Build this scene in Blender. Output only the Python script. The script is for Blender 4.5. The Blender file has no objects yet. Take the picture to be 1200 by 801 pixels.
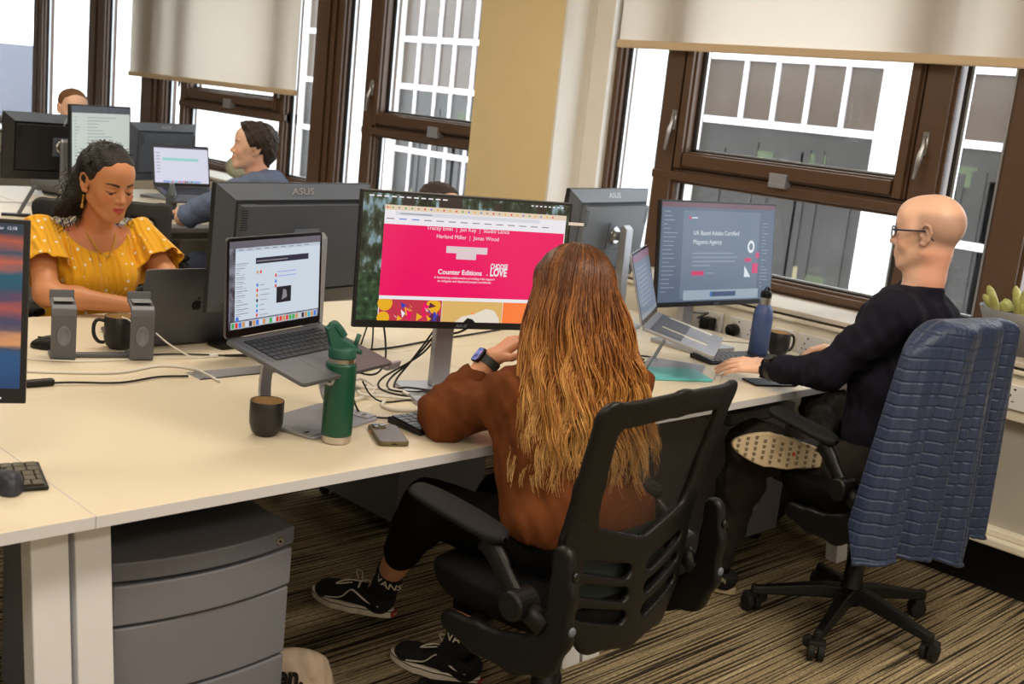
import bpy, bmesh, math, random
import numpy as np
from mathutils import Vector, Matrix, Euler

random.seed(7); RNG = np.random.default_rng(7)
SC = bpy.context.scene
COL = SC.collection
R = math.radians

# ------------------------------------------------------------------ camera, world, lights, exposure
cam_d = bpy.data.cameras.new('camera'); cam = bpy.data.objects.new('camera', cam_d); COL.objects.link(cam)
cam_d.sensor_width = 36.0; cam_d.lens = 1355.146/1200*36.0; cam_d.clip_start = .05; cam_d.clip_end = 200
_yaw, _pit, _rol = 0.7908222, 0.2020897, -0.1061167
_f = Vector((math.sin(_yaw)*math.cos(_pit), math.cos(_yaw)*math.cos(_pit), -math.sin(_pit)))
_r = Vector((math.cos(_yaw), -math.sin(_yaw), 0)); _d = _f.cross(_r)
_r2 = math.cos(_rol)*_r+math.sin(_rol)*_d; _d2 = -math.sin(_rol)*_r+math.cos(_rol)*_d
cam.matrix_world = Matrix(((_r2.x, -_d2.x, -_f.x, 0), (_r2.y, -_d2.y, -_f.y, 0), (_r2.z, -_d2.z, -_f.z, 1.56), (0, 0, 0, 1)))
cam_d.dof.use_dof = True; cam_d.dof.focus_distance = 3.15; cam_d.dof.aperture_fstop = 5.6
SC.camera = cam
SC.view_settings.view_transform = 'Standard'; SC.view_settings.look = 'None'
SC.view_settings.gamma = 1; SC.view_settings.use_curve_mapping = False
SC.view_settings.exposure = -0.1

world = bpy.data.worlds.new('overcast_sky'); SC.world = world; world.use_nodes = True
wn = world.node_tree
bg = wn.nodes['Background']
bg.inputs[0].default_value = (.86, .93, 1.0, 1); bg.inputs[1].default_value = 6.0

def area(name, loc, rot, sx, sy, power, color=(1, 1, 1)):
    l = bpy.data.lights.new(name, 'AREA'); l.shape = 'RECTANGLE'; l.size = sx; l.size_y = sy; l.energy = power; l.color = color
    o = bpy.data.objects.new(name, l); o.location = loc; o.rotation_euler = rot; COL.objects.link(o); return o

# the room's own warm white ceiling lamps, plus an added fill pair behind the camera
CEIL_AND_FILL_LAMPS = [(-.2, 3.2), (2.1, 3.4), (-.2, .8), (2.3, .6), (-.2, 5.8), (2.0, 6.3), (-.2, -1.4), (2.3, -1.4)]
for _x, _y in CEIL_AND_FILL_LAMPS:
    area('ceiling_and_fill_light', (_x, _y, 2.83), (0, 0, 0), 1.15, .55, (19 if _x < 1 else 29) if _y > 2 else (32 if _x < 1 else 44), (1.0, .87, .70))

# ------------------------------------------------------------------ helpers: materials
def nmat(name):
    m = bpy.data.materials.new(name); m.use_nodes = True
    nt = m.node_tree; return m, nt, nt.nodes['Principled BSDF']
def lin(c):
    return tuple(((v/255)/12.92 if v/255 <= .04045 else ((v/255+.055)/1.055)**2.4) for v in c)
def mat(name, c, rough=.5, metal=0, bump=0, bscale=60, var=0, vscale=8, coat=0, sheen=0, sss=0, spec=.5, stretch=None):
    """principled surface with a little procedural unevenness; c is the sRGB 0..255 colour"""
    m, nt, p = nmat(name); N, L = nt.nodes, nt.links
    c = lin(c)
    p.inputs['Base Color'].default_value = (*c, 1); p.inputs['Roughness'].default_value = rough
    p.inputs['Metallic'].default_value = metal; p.inputs['Specular IOR Level'].default_value = spec
    if coat: p.inputs['Coat Weight'].default_value = coat
    if sheen: p.inputs['Sheen Weight'].default_value = sheen; p.inputs['Sheen Roughness'].default_value = .4
    if sss:
        p.inputs['Subsurface Weight'].default_value = sss; p.inputs['Subsurface Radius'].default_value = (.02, .008, .004); p.inputs['Subsurface Scale'].default_value = .6
    tc = N.new('ShaderNodeTexCoord'); src = tc.outputs['Object']
    if stretch:
        mp = N.new('ShaderNodeMapping'); mp.inputs['Scale'].default_value = stretch; L.new(src, mp.inputs['Vector']); src = mp.outputs[0]
    if var or True:
        n = N.new('ShaderNodeTexNoise'); n.inputs['Scale'].default_value = vscale; n.inputs['Detail'].default_value = 4; L.new(src, n.inputs['Vector'])
        mx = N.new('ShaderNodeMix'); mx.data_type = 'RGBA'
        v = var or .04
        mx.inputs[6].default_value = (*[x*(1-v) for x in c], 1); mx.inputs[7].default_value = (*[min(1, x*(1+v)) for x in c], 1)
        L.new(n.outputs[0], mx.inputs[0]); L.new(mx.outputs[2], p.inputs['Base Color'])
    if bump:
        n2 = N.new('ShaderNodeTexNoise'); n2.inputs['Scale'].default_value = bscale; n2.inputs['Detail'].default_value = 3; L.new(src, n2.inputs['Vector'])
        b = N.new('ShaderNodeBump'); b.inputs['Strength'].default_value = bump; b.inputs['Distance'].default_value = .01
        L.new(n2.outputs[0], b.inputs['Height']); L.new(b.outputs[0], p.inputs['Normal'])
    return m
def emis(name, c, s=1.0):
    m, nt, p = nmat(name)
    p.inputs['Base Color'].default_value = (.01, .01, .01, 1); p.inputs['Roughness'].default_value = .25
    p.inputs['Emission Color'].default_value = (*lin(c), 1); p.inputs['Emission Strength'].default_value = s
    return m

# ------------------------------------------------------------------ helpers: objects
def tag(o, label=None, cat=None, group=None, kind=None):
    if label: o['label'] = label
    if cat: o['category'] = cat
    if group: o['group'] = group
    if kind: o['kind'] = kind
    return o
def thing(name, label, cat, loc=(0, 0, 0), rz=0, group=None, rot=None):
    o = bpy.data.objects.new(name, None); COL.objects.link(o); o.empty_display_size = .05
    o.location = loc; o.rotation_euler = rot or (0, 0, rz); return tag(o, label, cat, group)
def link_mesh(name, me, mats, parent=None, smooth=False, bevel=0, seg=2, loc=None, auto=False):
    o = bpy.data.objects.new(name, me); COL.objects.link(o)
    for m in (mats if isinstance(mats, (list, tuple)) else [mats]): me.materials.append(m)
    if parent: o.parent = parent
    if loc: o.location = loc
    if smooth: me.polygons.foreach_set('use_smooth', [True]*len(me.polygons))
    if bevel:
        b = o.modifiers.new('edge', 'BEVEL'); b.width = bevel; b.segments = seg; b.limit_method = 'ANGLE'; b.angle_limit = R(40)
    if auto and not smooth:
        me.polygons.foreach_set('use_smooth', [True]*len(me.polygons))
        a = o.modifiers.new('split', 'EDGE_SPLIT'); a.split_angle = R(35)
    return o
def frame_of(d, up=(0, 0, 1)):
    d = Vector(d).normalized(); u = Vector(up)
    if abs(d.dot(u)) > .98: u = Vector((0, 1, 0)) if abs(d.y) < .9 else Vector((1, 0, 0))
    x = u.cross(d).normalized(); y = d.cross(x); return x, y, d
class MB:
    """collects shapes into one mesh"""
    def __init__(s): s.v = []; s.f = []; s.m = []; s.T = Matrix.Identity(4)
    def at(s, loc=(0, 0, 0), rot=(0, 0, 0)): s.T = Matrix.Translation(loc) @ Euler(rot).to_matrix().to_4x4(); return s
    def add(s, vs, fs, mi=0):
        b = len(s.v); s.v += [tuple(s.T @ Vector(v)) for v in vs]; s.f += [tuple(b+i for i in f) for f in fs]; s.m += [mi]*len(fs); return s
    def box(s, x0, x1, y0, y1, z0, z1, mi=0):
        vs = [(x, y, z) for z in (z0, z1) for y in (y0, y1) for x in (x0, x1)]
        return s.add(vs, [(0, 2, 3, 1), (4, 5, 7, 6), (0, 1, 5, 4), (2, 6, 7, 3), (0, 4, 6, 2), (1, 3, 7, 5)], mi)
    def prism(s, pts, t0, t1, axis='y', mi=0):
        """outline pts (a,b) extruded along axis from t0 to t1"""
        n = len(pts)
        def P(a, b, t): return {'x': (t, a, b), 'y': (a, t, b), 'z': (a, b, t)}[axis]
        vs = [P(a, b, t0) for a, b in pts]+[P(a, b, t1) for a, b in pts]
        fs = [tuple(range(n)), tuple(range(2*n-1, n-1, -1))]+[(i, i+n, (i+1) % n+n, (i+1) % n) for i in range(n)]
        return s.add(vs, fs, mi)
    def tube(s, pts, r, n=8, mi=0, cap=True, flat=1.0, up=(0, 0, 1)):
        """round tube along pts; r one radius or one per point"""
        pts = [Vector(p) for p in pts]; rs = r if isinstance(r, (list, tuple)) else [r]*len(pts)
        vs = []; fs = []; x = None
        for i, p in enumerate(pts):
            d = (pts[min(i+1, len(pts)-1)]-pts[max(i-1, 0)])
            if d.length < 1e-9: d = Vector((0, 0, 1))
            d.normalize()
            if x is None: x, y, _ = frame_of(d, up)
            else:
                x = (x-d*x.dot(d)); x = x.normalized() if x.length > 1e-6 else frame_of(d)[0]; y = d.cross(x)
            for k in range(n):
                a = 2*math.pi*k/n; vs.append(p+x*(rs[i]*math.cos(a))+y*(rs[i]*flat*math.sin(a)))
        for i in range(len(pts)-1):
            for k in range(n): fs.append((i*n+k, i*n+(k+1) % n, (i+1)*n+(k+1) % n, (i+1)*n+k))
        if cap: fs.append(tuple(range(n-1, -1, -1))); fs.append(tuple((len(pts)-1)*n+k for k in range(n)))
        return s.add(vs, fs, mi)
    def lathe(s, prof, n=32, c=(0, 0), mi=0, a0=0, a1=None, closed=True):
        """profile (r,z) turned about the z axis"""
        vs = []; fs = []; k = len(prof)
        for i in range(n):
            a = 2*math.pi*i/n
            for r, z in prof: vs.append((c[0]+r*math.cos(a), c[1]+r*math.sin(a), z))
        for i in range(n):
            j = (i+1) % n
            for t in range(k-1): fs.append((i*k+t, j*k+t, j*k+t+1, i*k+t+1))
        return s.add(vs, fs, mi)
    def sphere(s, c, r, n=12, mi=0):
        r = r if isinstance(r, (list, tuple)) else (r, r, r); vs = [(c[0], c[1], c[2]-r[2])]; fs = []; m = n//2+2
        for i in range(1, m):
            t = math.pi*i/m
            for k in range(n):
                a = 2*math.pi*k/n; vs.append((c[0]+r[0]*math.sin(t)*math.cos(a), c[1]+r[1]*math.sin(t)*math.sin(a), c[2]-r[2]*math.cos(t)))
        vs.append((c[0], c[1], c[2]+r[2])); e = len(vs)-1
        for k in range(n): fs.append((0, 1+(k+1) % n, 1+k)); fs.append((e, e-n+k, e-n+(k+1) % n))
        for i in range(m-2):
            for k in range(n): a = 1+i*n; fs.append((a+k, a+(k+1) % n, a+n+(k+1) % n, a+n+k))
        return s.add(vs, fs, mi)
    def rect(s, x0, z0, x1, z1, y=0, mi=0):
        """flat rectangle facing -y"""
        return s.add([(x0, y, z0), (x1, y, z0), (x1, y, z1), (x0, y, z1)], [(0, 1, 2, 3)], mi)
    def poly(s, pts, y=0, mi=0): return s.add([(a, y, b) for a, b in pts], [tuple(range(len(pts)))], mi)
    def text(s, txt, size, x, z, y=0, mi=0, align='LEFT', bold=0.0, sx=1.0, rot=None, loc=None, shear=0):
        """flat lettering facing -y (or placed by rot/loc)"""
        cu = bpy.data.curves.new('t', 'FONT'); cu.body = txt; cu.size = size; cu.align_x = align; cu.offset = bold*size; cu.shear = shear; cu.resolution_u = 3
        o = bpy.data.objects.new('t', cu); COL.objects.link(o)
        dg = bpy.context.evaluated_depsgraph_get(); me = bpy.data.meshes.new_from_object(o.evaluated_get(dg))
        if rot is None: M = Matrix.Translation((x, y, z)) @ Matrix.Rotation(R(90), 4, 'X')
        else: M = Matrix.Translation(loc) @ Euler(rot).to_matrix().to_4x4()
        vs = [M @ Vector((v.co.x*sx, v.co.y, v.co.z)) for v in me.vertices]; fs = [tuple(p.vertices) for p in me.polygons]
        s.add(vs, fs, mi); bpy.data.objects.remove(o); bpy.data.curves.remove(cu); bpy.data.meshes.remove(me); return s
    def mesh(s, name='m'):
        me = bpy.data.meshes.new(name); me.from_pydata(s.v, [], s.f); me.polygons.foreach_set('material_index', s.m); me.update(); return me
    def build(s, name, mats, parent=None, **k): return link_mesh(name, s.mesh(name), mats, parent, **k)
def spline(pts, n=8):
    """smooth curve through points (Catmull-Rom)"""
    P = [Vector(p) for p in pts]; P = [P[0]*2-P[1]]+P+[P[-1]*2-P[-2]]; out = []
    for i in range(1, len(P)-2):
        a, b, c, d = P[i-1:i+3]
        for k in range(n):
            t = k/n; out.append(.5*((2*b)+(c-a)*t+(2*a-5*b+4*c-d)*t*t+(3*b-a-3*c+d)*t**3))
    out.append(P[-2]); return out
def rrect(x0, z0, x1, z1, r, n=4):
    out = []
    for cx_, cz, a in ((x1-r, z1-r, 0), (x0+r, z1-r, 90), (x0+r, z0+r, 180), (x1-r, z0+r, 270)):
        for k in range(n+1): t = R(a+90*k/n); out.append((cx_+r*math.cos(t), cz+r*math.sin(t)))
    return out
def copy_tree(o, parent=None):
    c = o.copy(); COL.objects.link(c)
    if parent: c.parent = parent
    for ch in [x for x in bpy.data.objects if x.parent == o]: copy_tree(ch, c)
    return c
def recalc(o):
    bm = bmesh.new(); bm.from_mesh(o.data); bmesh.ops.recalc_face_normals(bm, faces=bm.faces); bm.to_mesh(o.data); bm.free(); return o

# ------------------------------------------------------------------ helpers: smooth bodies from signed distances
class SDF:
    def __init__(s): s.ops = []
    def cap(s, a, b, ra, rb=None, k=.02, sub=False):
        s.ops.append(('cap', np.array(a, float), np.array(b, float), ra, ra if rb is None else rb, k, sub)); return s
    def chain(s, pts, rs, k=.02):
        for i in range(len(pts)-1): s.cap(pts[i], pts[i+1], rs[i], rs[i+1], k)
        return s
    def ell(s, c, r, rot=None, k=.02, sub=False):
        s.ops.append(('ell', np.array(c, float), np.array(r, float), np.eye(3) if rot is None else np.array(rot, float), None, k, sub)); return s
    def cut(s, n, c, k=.004):
        """keep the side where n.p < c"""
        s.ops.append(('cut', np.array(n, float), c, None, None, k, False)); return s
    def warp(s, fn): s.ops.append(('warp', fn, None, None, None, 0, False)); return s
    def bounds(s):
        lo = np.full(3, 1e9); hi = -lo
        for o in s.ops:
            if o[6] or o[0] in ('cut', 'warp'): continue
            if o[0] == 'cap': r = max(o[3], o[4]); lo = np.minimum(lo, np.minimum(o[1], o[2])-r); hi = np.maximum(hi, np.maximum(o[1], o[2])+r)
            else: r = o[2].max(); lo = np.minimum(lo, o[1]-r); hi = np.maximum(hi, o[1]+r)
        return lo, hi
    def grid(s, h, lo=None, hi=None, pad=.03):
        l, H = s.bounds(); lo = l-pad if lo is None else np.maximum(l-pad, lo); hi = H+pad if hi is None else np.minimum(H+pad, hi)
        ax = [np.arange(lo[i], hi[i]+h, h) for i in range(3)]
        F = np.full([len(a) for a in ax], .08, np.float32)
        for o in s.ops:
            t, a, b, c, d, k, sub = o
            if t == 'warp':
                X, Y, Z = np.meshgrid(*ax, indexing='ij'); m = np.abs(F) < .05
                F[m] += a(X[m], Y[m], Z[m]); continue
            if t == 'cut':
                D = (ax[0][:, None, None]*a[0]+ax[1][None, :, None]*a[1]+ax[2][None, None, :]*a[2])-b
                hh = np.maximum(k-np.abs(F-D), 0)/max(k, 1e-6); F = (np.maximum(F, D)+hh*hh*k*.25).astype(np.float32); continue
            if t == 'cap': r = max(c, d)+k+.045; bl = np.minimum(a, b)-r; bh = np.maximum(a, b)+r
            else: r = b.max()+k+.045; bl = a-r; bh = a+r
            sl = [slice(max(0, int((bl[i]-lo[i])/h)), max(0, int((bh[i]-lo[i])/h)+2)) for i in range(3)]
            A = [ax[i][sl[i]] for i in range(3)]
            if min(len(q) for q in A) == 0: continue
            x, y, z = A[0][:, None, None], A[1][None, :, None], A[2][None, None, :]
            if t == 'cap':
                ab = b-a; L2 = max(float(ab@ab), 1e-9)
                tt = np.clip(((x-a[0])*ab[0]+(y-a[1])*ab[1]+(z-a[2])*ab[2])/L2, 0, 1)
                D = np.sqrt((x-a[0]-tt*ab[0])**2+(y-a[1]-tt*ab[1])**2+(z-a[2]-tt*ab[2])**2)-(c+(d-c)*tt)
            else:
                px, py, pz = x-a[0], y-a[1], z-a[2]
                q = [c[0, i]*px+c[1, i]*py+c[2, i]*pz for i in range(3)]
                k0 = np.sqrt((q[0]/b[0])**2+(q[1]/b[1])**2+(q[2]/b[2])**2)
                k1 = np.sqrt((q[0]/b[0]**2)**2+(q[1]/b[1]**2)**2+(q[2]/b[2]**2)**2)+1e-6
                D = k0*(k0-1)/k1
            G = F[tuple(sl)]
            if sub:
                hh = np.maximum(k-np.abs(G+D), 0)/k; G2 = np.maximum(G, -D)+hh*hh*k*.25
            else:
                hh = np.maximum(k-np.abs(G-D), 0)/k; G2 = np.minimum(G, D)-hh*hh*k*.25
            F[tuple(sl)] = G2
        return F, lo, ax
    def net(s, h, lo=None, hi=None, drop=None):
        """surface as (verts, quads)"""
        F, l, ax = s.grid(h, lo, hi)
        S = F < 0; n = F.shape; cell = np.zeros((n[0]-1, n[1]-1, n[2]-1), bool); cnt = np.zeros(cell.shape, np.int8)
        for i in (0, 1):
            for j in (0, 1):
                for k in (0, 1): cnt += S[i:n[0]-1+i, j:n[1]-1+j, k:n[2]-1+k]
        cell = (cnt > 0) & (cnt < 8); idx = np.full(cell.shape, -1, np.int64); I = np.argwhere(cell); idx[cell] = np.arange(len(I))
        acc = np.zeros((len(I), 3)); w = np.zeros(len(I))
        cs = [(i, j, k) for i in (0, 1) for j in (0, 1) for k in (0, 1)]
        for a_ in cs:
            for ax_ in range(3):
                if a_[ax_] == 1: continue
                b_ = list(a_); b_[ax_] = 1
                fa = F[I[:, 0]+a_[0], I[:, 1]+a_[1], I[:, 2]+a_[2]]; fb = F[I[:, 0]+b_[0], I[:, 1]+b_[1], I[:, 2]+b_[2]]
                m = (fa < 0) != (fb < 0); t = np.where(m, fa/np.where(m, fa-fb, 1), 0)
                p = np.array(a_, float)[None, :].repeat(len(I), 0); p[:, ax_] = t
                acc[m] += p[m]; w += m
        V = (I+acc/np.maximum(w, 1)[:, None])*h+l
        Q = []
        for ax_ in range(3):
            sl0 = [slice(1, -1)]*3; sl0[ax_] = slice(0, -1); sl1 = list(sl0); sl1[ax_] = slice(1, None)
            a = S[tuple(sl0)]; b = S[tuple(sl1)]
            E = np.argwhere(a != b); off = np.array([1, 1, 1]); off[ax_] = 0; E = E+off
            u, v = [(1, 2), (2, 0), (0, 1)][ax_]
            du = np.zeros(3, int); du[u] = 1; dv = np.zeros(3, int); dv[v] = 1
            q = np.stack([idx[tuple((E-du-dv).T)], idx[tuple((E-dv).T)], idx[tuple(E.T)], idx[tuple((E-du).T)]], 1)
            fl = S[tuple(E.T)]
            q[~fl] = q[~fl][:, ::-1]; Q.append(q)
        Q = np.concatenate(Q); Q = Q[(Q >= 0).all(1)]
        if drop is not None:
            c = V[Q].mean(1); keep = np.ones(len(Q), bool)
            for bl, bh in drop: keep &= ~((c > bl).all(1) & (c < bh).all(1))
            Q = Q[keep]
        return V, Q
def relax(V, Q, it=1, lam=.5):
    for _ in range(it):
        acc = np.zeros_like(V); n = np.zeros(len(V))
        for i in range(4):
            for j in (1, 3):
                np.add.at(acc, Q[:, i], V[Q[:, (i+j) % 4]]); np.add.at(n, Q[:, i], 1)
        m = n > 0; W = V.copy(); W[m] = acc[m]/n[m][:, None]; V = V+(W-V)*lam
    return V
def body_mesh(name, parts, mats, parent, matfn=None, rel=1):
    """parts: list of (V,Q); one mesh, coordinates relative to the parent's location"""
    vs = []; qs = []; b = 0
    for V, Q in parts:
        V = relax(V, Q, rel); used = np.unique(Q); mp = np.full(len(V), -1); mp[used] = np.arange(len(used)); vs.append(V[used]); qs.append(mp[Q]+b); b += len(used)
    V = np.concatenate(vs); Q = np.concatenate(qs)
    off = np.array(parent.location) if parent else np.zeros(3)
    me = bpy.data.meshes.new(name); W = (V-off)
    me.vertices.add(len(V)); me.vertices.foreach_set('co', W.ravel().astype(np.float32))
    me.loops.add(len(Q)*4); me.loops.foreach_set('vertex_index', Q.ravel().astype(np.int32))
    me.polygons.add(len(Q)); me.polygons.foreach_set('loop_start', np.arange(len(Q), dtype=np.int32)*4)
    me.polygons.foreach_set('use_smooth', np.ones(len(Q), bool))
    if matfn is not None: me.polygons.foreach_set('material_index', matfn(V[Q].mean(1)).astype(np.int32))
    me.update(); me.validate()
    return link_mesh(name, me, mats, parent)
def nz(x, y, z, s=1.0, seed=0):
    """cheap smooth pseudo noise, about -1..1"""
    a = seed*1.7
    return (np.sin(x*s*1.31+y*s*.83+a)*np.sin(y*s*1.17-z*s*.91+a*2.1)+np.sin(z*s*1.43+x*s*.57+a*.7)*np.sin(x*s*.97-y*s*1.29+1.3+a))*.6
# ================================================================== materials
M = {}
M['desk'] = mat('desk_laminate', (224, 213, 190), .42, var=.02, vscale=3)
M['desk_edge'] = mat('desk_edge_banding', (214, 216, 224), .45)
M['white_metal'] = mat('white_powder_coat', (222, 225, 232), .45, bump=.02, bscale=300)
M['grey_metal'] = mat('grey_powder_coat', (118, 120, 130), .5, bump=.03, bscale=400)
M['grey_metal_d'] = mat('grey_powder_coat_dark', (96, 98, 108), .5, bump=.03, bscale=400)
M['lock'] = mat('steel', (190, 190, 190), .25, 1)
M['brown'] = mat('brown_window_frame', (88, 64, 46), .38, var=.08, vscale=5, stretch=(1, 1, 8))
M['brown_d'] = mat('dark_gasket', (26, 19, 16), .6)
M['alu'] = mat('aluminium', (178, 180, 184), .35, .9)
M['wall'] = mat('wall_white_paint', (236, 233, 226), .7, bump=.02, bscale=90)
M['cream'] = mat('wall_cream_paint', (236, 214, 164), .65, bump=.02, bscale=80)
M['trunk'] = mat('trunking_plastic', (232, 226, 210), .4)
M['sill'] = mat('sill_stone', (205, 196, 184), .45, var=.08, vscale=30)
M['panel'] = mat('dado_panel', (176, 172, 164), .5)
M['black'] = mat('black_plastic', (15, 15, 16), .42, spec=.35, bump=.03, bscale=500)
M['black_s'] = mat('black_soft', (17, 17, 18), .75, spec=.3, bump=.05, bscale=300)
M['black_g'] = mat('black_gloss', (12, 12, 14), .18)
M['monback'] = mat('monitor_back_plastic', (66, 70, 78), .45, bump=.02, bscale=500)
M['monback_l'] = mat('monitor_back_band', (98, 106, 120), .4)
M['bezel'] = mat('monitor_bezel', (24, 25, 29), .35)
M['silver'] = mat('silver_stand', (168, 170, 178), .38, .55)
M['spacegrey'] = mat('space_grey_aluminium', (102, 104, 110), .5, .5)
M['spacegrey_d'] = mat('space_grey_lid', (96, 97, 102), .42, .7)
M['keys'] = mat('black_keycaps', (20, 22, 28), .45)
M['white_p'] = mat('white_plastic', (235, 235, 235), .4)
M['cable_b'] = mat('black_cable', (18, 18, 20), .5)
M['cable_w'] = mat('white_cable', (222, 218, 212), .5)
M['rubber'] = mat('black_rubber', (16, 16, 17), .7)

# carpet: ribbed stripes running along the desk row
def carpet():
    m, nt, p = nmat('striped_carpet'); N, L = nt.nodes, nt.links
    tc = N.new('ShaderNodeTexCoord'); mp = N.new('ShaderNodeMapping'); mp.inputs['Scale'].default_value = (1.3, 125, 1); L.new(tc.outputs['Object'], mp.inputs[0])
    n = N.new('ShaderNodeTexNoise'); n.inputs['Scale'].default_value = 1; n.inputs['Detail'].default_value = 2.5; L.new(mp.outputs[0], n.inputs[0])
    mp2 = N.new('ShaderNodeMapping'); mp2.inputs['Scale'].default_value = (55, 420, 1); L.new(tc.outputs['Object'], mp2.inputs[0])
    n2 = N.new('ShaderNodeTexNoise'); n2.inputs['Scale'].default_value = 1; n2.inputs['Detail'].default_value = 3; L.new(mp2.outputs[0], n2.inputs[0])
    r = N.new('ShaderNodeValToRGB'); e = r.color_ramp.elements
    e[0].position = .40; e[0].color = (*lin((52, 46, 40)), 1); e[1].position = .66; e[1].color = (*lin((206, 192, 160)), 1)
    for pos, c in ((.445, (84, 76, 64)), (.47, (142, 130, 106)), (.55, (176, 160, 130)), (.60, (150, 136, 110))):
        x = e.new(pos); x.color = (*lin(c), 1)
    L.new(n.outputs[0], r.inputs[0])
    mx = N.new('ShaderNodeMix'); mx.data_type = 'RGBA'; mx.blend_type = 'MULTIPLY'; mx.inputs[0].default_value = .85
    r2 = N.new('ShaderNodeValToRGB'); r2.color_ramp.elements[0].position = .35; r2.color_ramp.elements[0].color = (.5, .48, .45, 1); r2.color_ramp.elements[1].position = .62; r2.color_ramp.elements[1].color = (1.3, 1.28, 1.22, 1)
    L.new(n2.outputs[0], r2.inputs[0]); L.new(r.outputs[0], mx.inputs[6]); L.new(r2.outputs[0], mx.inputs[7]); L.new(mx.outputs[2], p.inputs['Base Color'])
    p.inputs['Roughness'].default_value = .95; p.inputs['Specular IOR Level'].default_value = .1
    b = N.new('ShaderNodeBump'); b.inputs['Strength'].default_value = .5; b.inputs['Distance'].default_value = .006; L.new(n2.outputs[0], b.inputs['Height']); L.new(b.outputs[0], p.inputs['Normal'])
    return m
M['carpet'] = carpet()
# rain-specked window glass
def glass():
    m = bpy.data.materials.new('specked_window_glass'); m.use_nodes = True; nt = m.node_tree; N, L = nt.nodes, nt.links; N.clear()
    out = N.new('ShaderNodeOutputMaterial'); tr = N.new('ShaderNodeBsdfTransparent'); tr.inputs[0].default_value = (.96, .97, .97, 1)
    gl = N.new('ShaderNodeBsdfGlossy'); gl.inputs['Roughness'].default_value = .03; gl.inputs[0].default_value = (.9, .9, .9, 1)
    df = N.new('ShaderNodeBsdfTranslucent'); df.inputs[0].default_value = (.8, .8, .8, 1)
    lw = N.new('ShaderNodeLayerWeight'); lw.inputs[0].default_value = .12; fr = N.new('ShaderNodeMath'); fr.operation = 'MULTIPLY'; fr.inputs[1].default_value = .35; L.new(lw.outputs['Facing'], fr.inputs[0])
    m1 = N.new('ShaderNodeMixShader'); L.new(fr.outputs[0], m1.inputs[0]); L.new(tr.outputs[0], m1.inputs[1]); L.new(gl.outputs[0], m1.inputs[2])
    tc = N.new('ShaderNodeTexCoord'); v = N.new('ShaderNodeTexVoronoi'); v.inputs['Scale'].default_value = 95; L.new(tc.outputs['Object'], v.inputs[0])
    n = N.new('ShaderNodeTexNoise'); n.inputs['Scale'].default_value = 5; L.new(tc.outputs['Object'], n.inputs[0])
    ma = N.new('ShaderNodeMath'); ma.operation = 'LESS_THAN'; L.new(v.outputs['Distance'], ma.inputs[0])
    mr = N.new('ShaderNodeMapRange'); mr.inputs[1].default_value = .35; mr.inputs[2].default_value = .75; mr.inputs[3].default_value = 0; mr.inputs[4].default_value = .3; L.new(n.outputs[0], mr.inputs[0]); L.new(mr.outputs[0], ma.inputs[1])
    mu = N.new('ShaderNodeMath'); mu.operation = 'MULTIPLY_ADD'; mu.inputs[1].default_value = .12; mu.inputs[2].default_value = .004; L.new(ma.outputs[0], mu.inputs[0])
    m2 = N.new('ShaderNodeMixShader'); L.new(mu.outputs[0], m2.inputs[0]); L.new(m1.outputs[0], m2.inputs[1]); L.new(df.outputs[0], m2.inputs[2]); L.new(m2.outputs[0], out.inputs[0])
    return m
M['glass'] = glass()
def fabric_blind():
    m = bpy.data.materials.new('blind_fabric'); m.use_nodes = True; nt = m.node_tree; N, L = nt.nodes, nt.links; N.clear()
    out = N.new('ShaderNodeOutputMaterial'); d = N.new('ShaderNodeBsdfDiffuse'); t = N.new('ShaderNodeBsdfTranslucent')
    d.inputs[0].default_value = (*lin((228, 219, 208)), 1); t.inputs[0].default_value = (*lin((226, 216, 204)), 1)
    tc = N.new('ShaderNodeTexCoord'); w = N.new('ShaderNodeTexNoise'); mp = N.new('ShaderNodeMapping'); mp.inputs['Scale'].default_value = (300, 300, 900); w.inputs['Scale'].default_value = 1
    L.new(tc.outputs['Object'], mp.inputs[0]); L.new(mp.outputs[0], w.inputs[0]); b = N.new('ShaderNodeBump'); b.inputs['Strength'].default_value = .15; L.new(w.outputs[0], b.inputs['Height']); L.new(b.outputs[0], d.inputs['Normal'])
    mx = N.new('ShaderNodeMixShader'); mx.inputs[0].default_value = .42; L.new(d.outputs[0], mx.inputs[1]); L.new(t.outputs[0], mx.inputs[2]); L.new(mx.outputs[0], out.inputs[0]); return m
M['blind'] = fabric_blind()
M['blind_bar'] = mat('blind_bottom_bar', (214, 190, 156), .5)

# ================================================================== room shell
WX = 4.40          # plane of the window frames
def struct(name, mb, m, **k):
    o = mb.build(name, m, **k); o['kind'] = 'structure'; return o
struct('floor', MB().box(-3.2, 4.6, -2.6, 12.9, -.1, 0), M['carpet'])
struct('ceiling', MB().box(-3.2, 4.6, -2.6, 12.9, 2.85, 2.95), M['wall'])
struct('wall_left', MB().box(-3.3, -3.2, -2.6, 12.9, 0, 2.85), M['wall'])
struct('wall_front', MB().box(-3.2, 4.6, -2.7, -2.6, 0, 2.85), M['wall'])
struct('wall_back', MB().box(-3.2, 4.6, 12.9, 13.0, 0, 2.85), M['wall'])
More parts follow.
